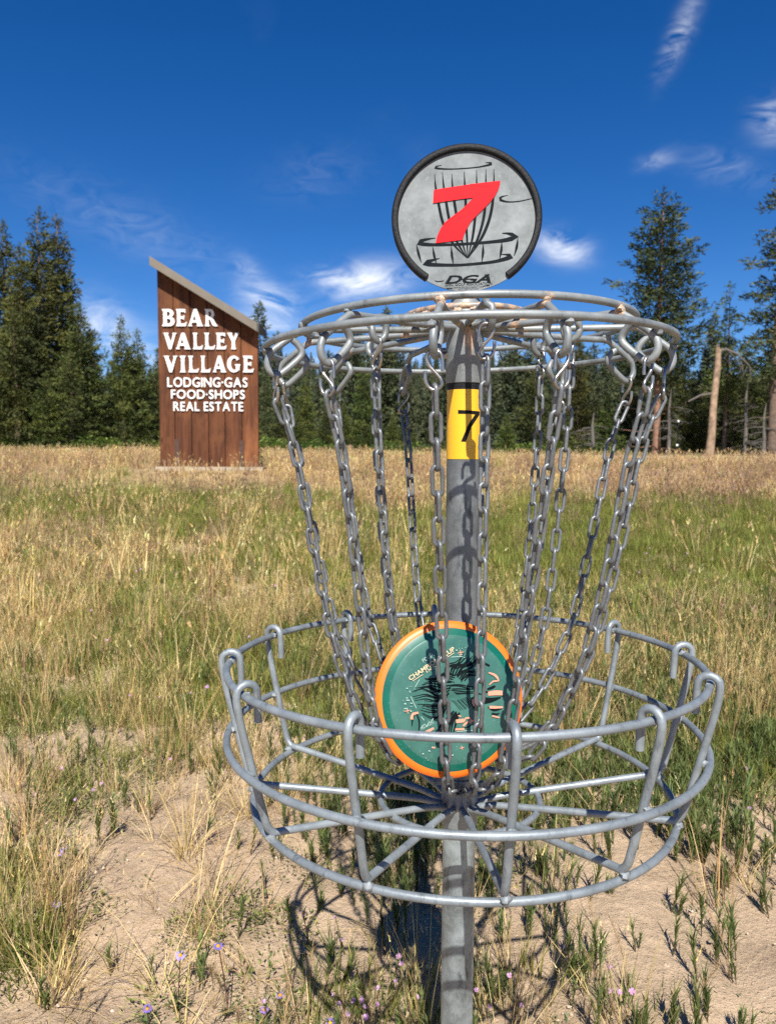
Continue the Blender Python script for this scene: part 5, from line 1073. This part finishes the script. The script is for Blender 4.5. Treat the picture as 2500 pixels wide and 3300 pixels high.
m = MB(); q = Vector((lx.x * .6, lx.y * .6, H * .62)); m.tube([tuple(q), tuple(q - e * .6 + Vector((0, 0, -.1))), tuple(q - e * 1.15 + Vector((0, 0, -.38)))], [.05, .045, .03], 6); m.obj('bare_branch', M_DEADWOOD, snag)
# dead grey trees in the shade on the right
for i, (px, top, D, lab) in enumerate([(2395, 1215, 38, 'dead grey tree with tangled twigs right of the snag'), (2150, 1260, 38.5, 'dead grey tree with drooping twigs by the reddish trunk'), (2455, 1300, 37, 'small dead grey tree near the right edge'), (1905, 1330, 39, 'pale dead trunk behind the right hand chains')]):
    p, t = at(px, 1485, D), at(px, top, D); gz = land1(p.x, p.y); H = t.z - gz; r = empty('dead_tree', (p.x, p.y, gz)); tag(r, lab, 'dead tree', RG); rs = random.Random(70 + i)
    m = MB(); m.tube([(0, 0, -.3), (.05, 0, H * .4), (0, .04, H * .75), (.06, 0, H)], [.11, .09, .06, .015], 7); m.obj('trunk', M_DEADWOOD, r); m = MB(); dead_branches(m, H, 22, 1.25, rs, .022); m.obj('branches', M_DEADWOOD, r)

# bushes at the edge of the wood
def bush_mesh(seed, cols):
    m = leafy_clump(seed, 900, 1.0, .75, .16, cols); return m.mesh('bush', M_LEAF, False)
BUSH = [bush_mesh(500 + i, c) for i, c in enumerate((((.11, .17, .032), (.16, .22, .045), (.08, .12, .028)), ((.14, .20, .036), (.19, .24, .05), (.10, .14, .03)), ((.07, .10, .025), (.10, .13, .03), (.13, .14, .04))))]
BG = 'green bushes along the edge of the wood'
for i, (px, py, D, s, lab) in enumerate([(20, 1458, 36, 1.3, 'low green bush at the very left edge of the wood'), (95, 1460, 36, 1.0, 'second low bush from the left, under the tall left pines'), (180, 1462, 35.6, .9, 'small bush under the tallest left pine'), (300, 1462, 36, 1.5, 'round bush at the right end of the left stand'), (360, 1465, 35.8, 1.3, 'low bush at the foot of the twin topped pine'), (460, 1468, 36, 1.4, 'green bush just left of the sign'), (500, 1465, 37, 1.2, 'small bush touching the left side of the sign'), (855, 1470, 36, 1.5, 'bright green bush against the foot of the sign'), (925, 1470, 36.5, 1.3, 'second green bush right of the sign'), (1010, 1470, 37, 1.4, 'green bush behind the second chain from the left'), (1080, 1472, 37, 1.1, 'small green bush between the left chains'), (1160, 1472, 38, 1.1, 'low green bush under the dense pointed tree'), (1250, 1473, 39, 1.4, 'green bush left of the front chain'), (1350, 1475, 40, 1.4, 'green bush behind the front left chain'), (1640, 1476, 40, 1.4, 'green bush just right of the pole'), (1700, 1476, 39.5, 1.6, 'green bush beside the inner right chain'), (1780, 1478, 39.5, 1.7, 'green bush left of the large light green bush'), (1860, 1478, 39.5, 2.0, 'large light green bush behind the right hand chains'), (1940, 1480, 39, 1.6, 'green bush right of the large light green bush'), (2020, 1480, 39, 1.1, 'low bush at the left of the reddish trunk'), (2140, 1484, 38.5, .9, 'small bush right of the reddish trunk'), (2230, 1486, 38, .8, 'small bush left of the broken snag'), (2340, 1488, 38, .7, 'small bush right of the broken snag'), (2440, 1489, 37.5, .8, 'small bush near the right edge of the picture')]):
    p = at(px, py, D); o = link('bush', BUSH[i % 3]); o.location = (p.x, p.y, land1(p.x, p.y) - .1); o.scale = (s, s * .8, s * .72); o.rotation_euler = (0, 0, i * 1.3); tag(o, lab or 'low green bush at the foot of the trees', 'bush', BG)
# little things at the field edge
def post(px, py, D, h, w, mat, name, lab, ball=False):
    p = at(px, py, D); gz = land1(p.x, p.y); m = MB(); m.box((-w, -w, -.2), (w, w, h)); r = empty(name, (p.x, p.y, gz)); tag(r, lab, 'post'); m.obj('post', mat, r, False)
    if ball:
        m = MB(); m.lathe([(.001, h), (.04, h + .012), (.06, h + .055), (.04, h + .098), (.001, h + .11)], 14); m.obj('lamp_globe', M_WHITE, r)
post(1129, 1466, 34, .55, .07, plain('brown post', (.20, .10, .06), .8), 'wooden_post', 'short brown wooden post at the far edge of the field')
post(2179, 1470, 34, .75, .025, M_BLACK, 'marker_post', 'dark post topped with a white ball near the reddish trunk', True)
post(2182, 1440, 37, 2.0, .02, M_BLACK, 'marker_post', 'taller thin post with a white ball among the right hand trees', True)

# ------------------------------------------------------------------ far wooded slope with pale rocks
FARM = []
for i in range(3):
    me = crown_mesh(900 + i, 12, 2.0, base=.03, cols=((.062, .076, .034), (.088, .098, .044), (.048, .062, .032)), density=.6, tsize=.55, top_pow=.9); o = bpy.data.objects.new('far_tree_%d' % i, me); protos.objects.link(o); FARM.append(o)
n = 4200; x = rng.uniform(-190, 170, n); y = 62 + 340 * rng.rand(n) ** 1.3; k = (np.abs(x - CAM.x) < .62 * (y + 20)); dn = vnoise(x, y, .02, 12); k &= rng.rand(n) < (.35 + 1.1 * sstep(.35, .6, dn)); x, y = x[k], y[k]
P = np.stack([x, y, land(x, y) - .3], 1); scatter('far_forest', FARM, P, np.stack([0 * x, 0 * x, rng.rand(len(x)) * 6.28], 1).astype(np.float32), rng.uniform(.55, 1.15, len(x)).astype(np.float32), rng.randint(0, 3, len(x)).astype(np.int32))
M_ROCK = plain('pale granite', (.40, .37, .34), .9, 0, .25, .6, bump=.5); rs = random.Random(41); rm = MB()
for px, py, D in [(1290, 1395, 190), (1310, 1400, 200), (1340, 1385, 230), (1375, 1392, 230), (1405, 1388, 240), (1430, 1398, 210), (1355, 1405, 180), (1320, 1382, 260), (1600, 1400, 200), (1100, 1390, 220), (960, 1390, 230)]:
    p = at(px, py, D); gz = land1(p.x, p.y); R = rs.uniform(3, 6); V, F = [], []
    for i in range(5):
        for j in range(9): a, e_ = 6.283 * j / 9, 3.1416 * i / 8; rr = R * rs.uniform(.75, 1.15); V.append((p.x + rr * 1.5 * math.cos(a) * math.sin(e_ + .15), p.y + rr * math.sin(a) * math.sin(e_ + .15), gz - 1 + rr * .9 * math.cos(e_)))
    for i in range(4):
        for j in range(9): F.append((i * 9 + j, (i + 1) * 9 + j, (i + 1) * 9 + (j + 1) % 9, i * 9 + (j + 1) % 9))
    F.append(tuple(range(9))); rm.add(V, F)
tag(rm.obj('rock_outcrop', M_ROCK, None, False), kind='stuff')
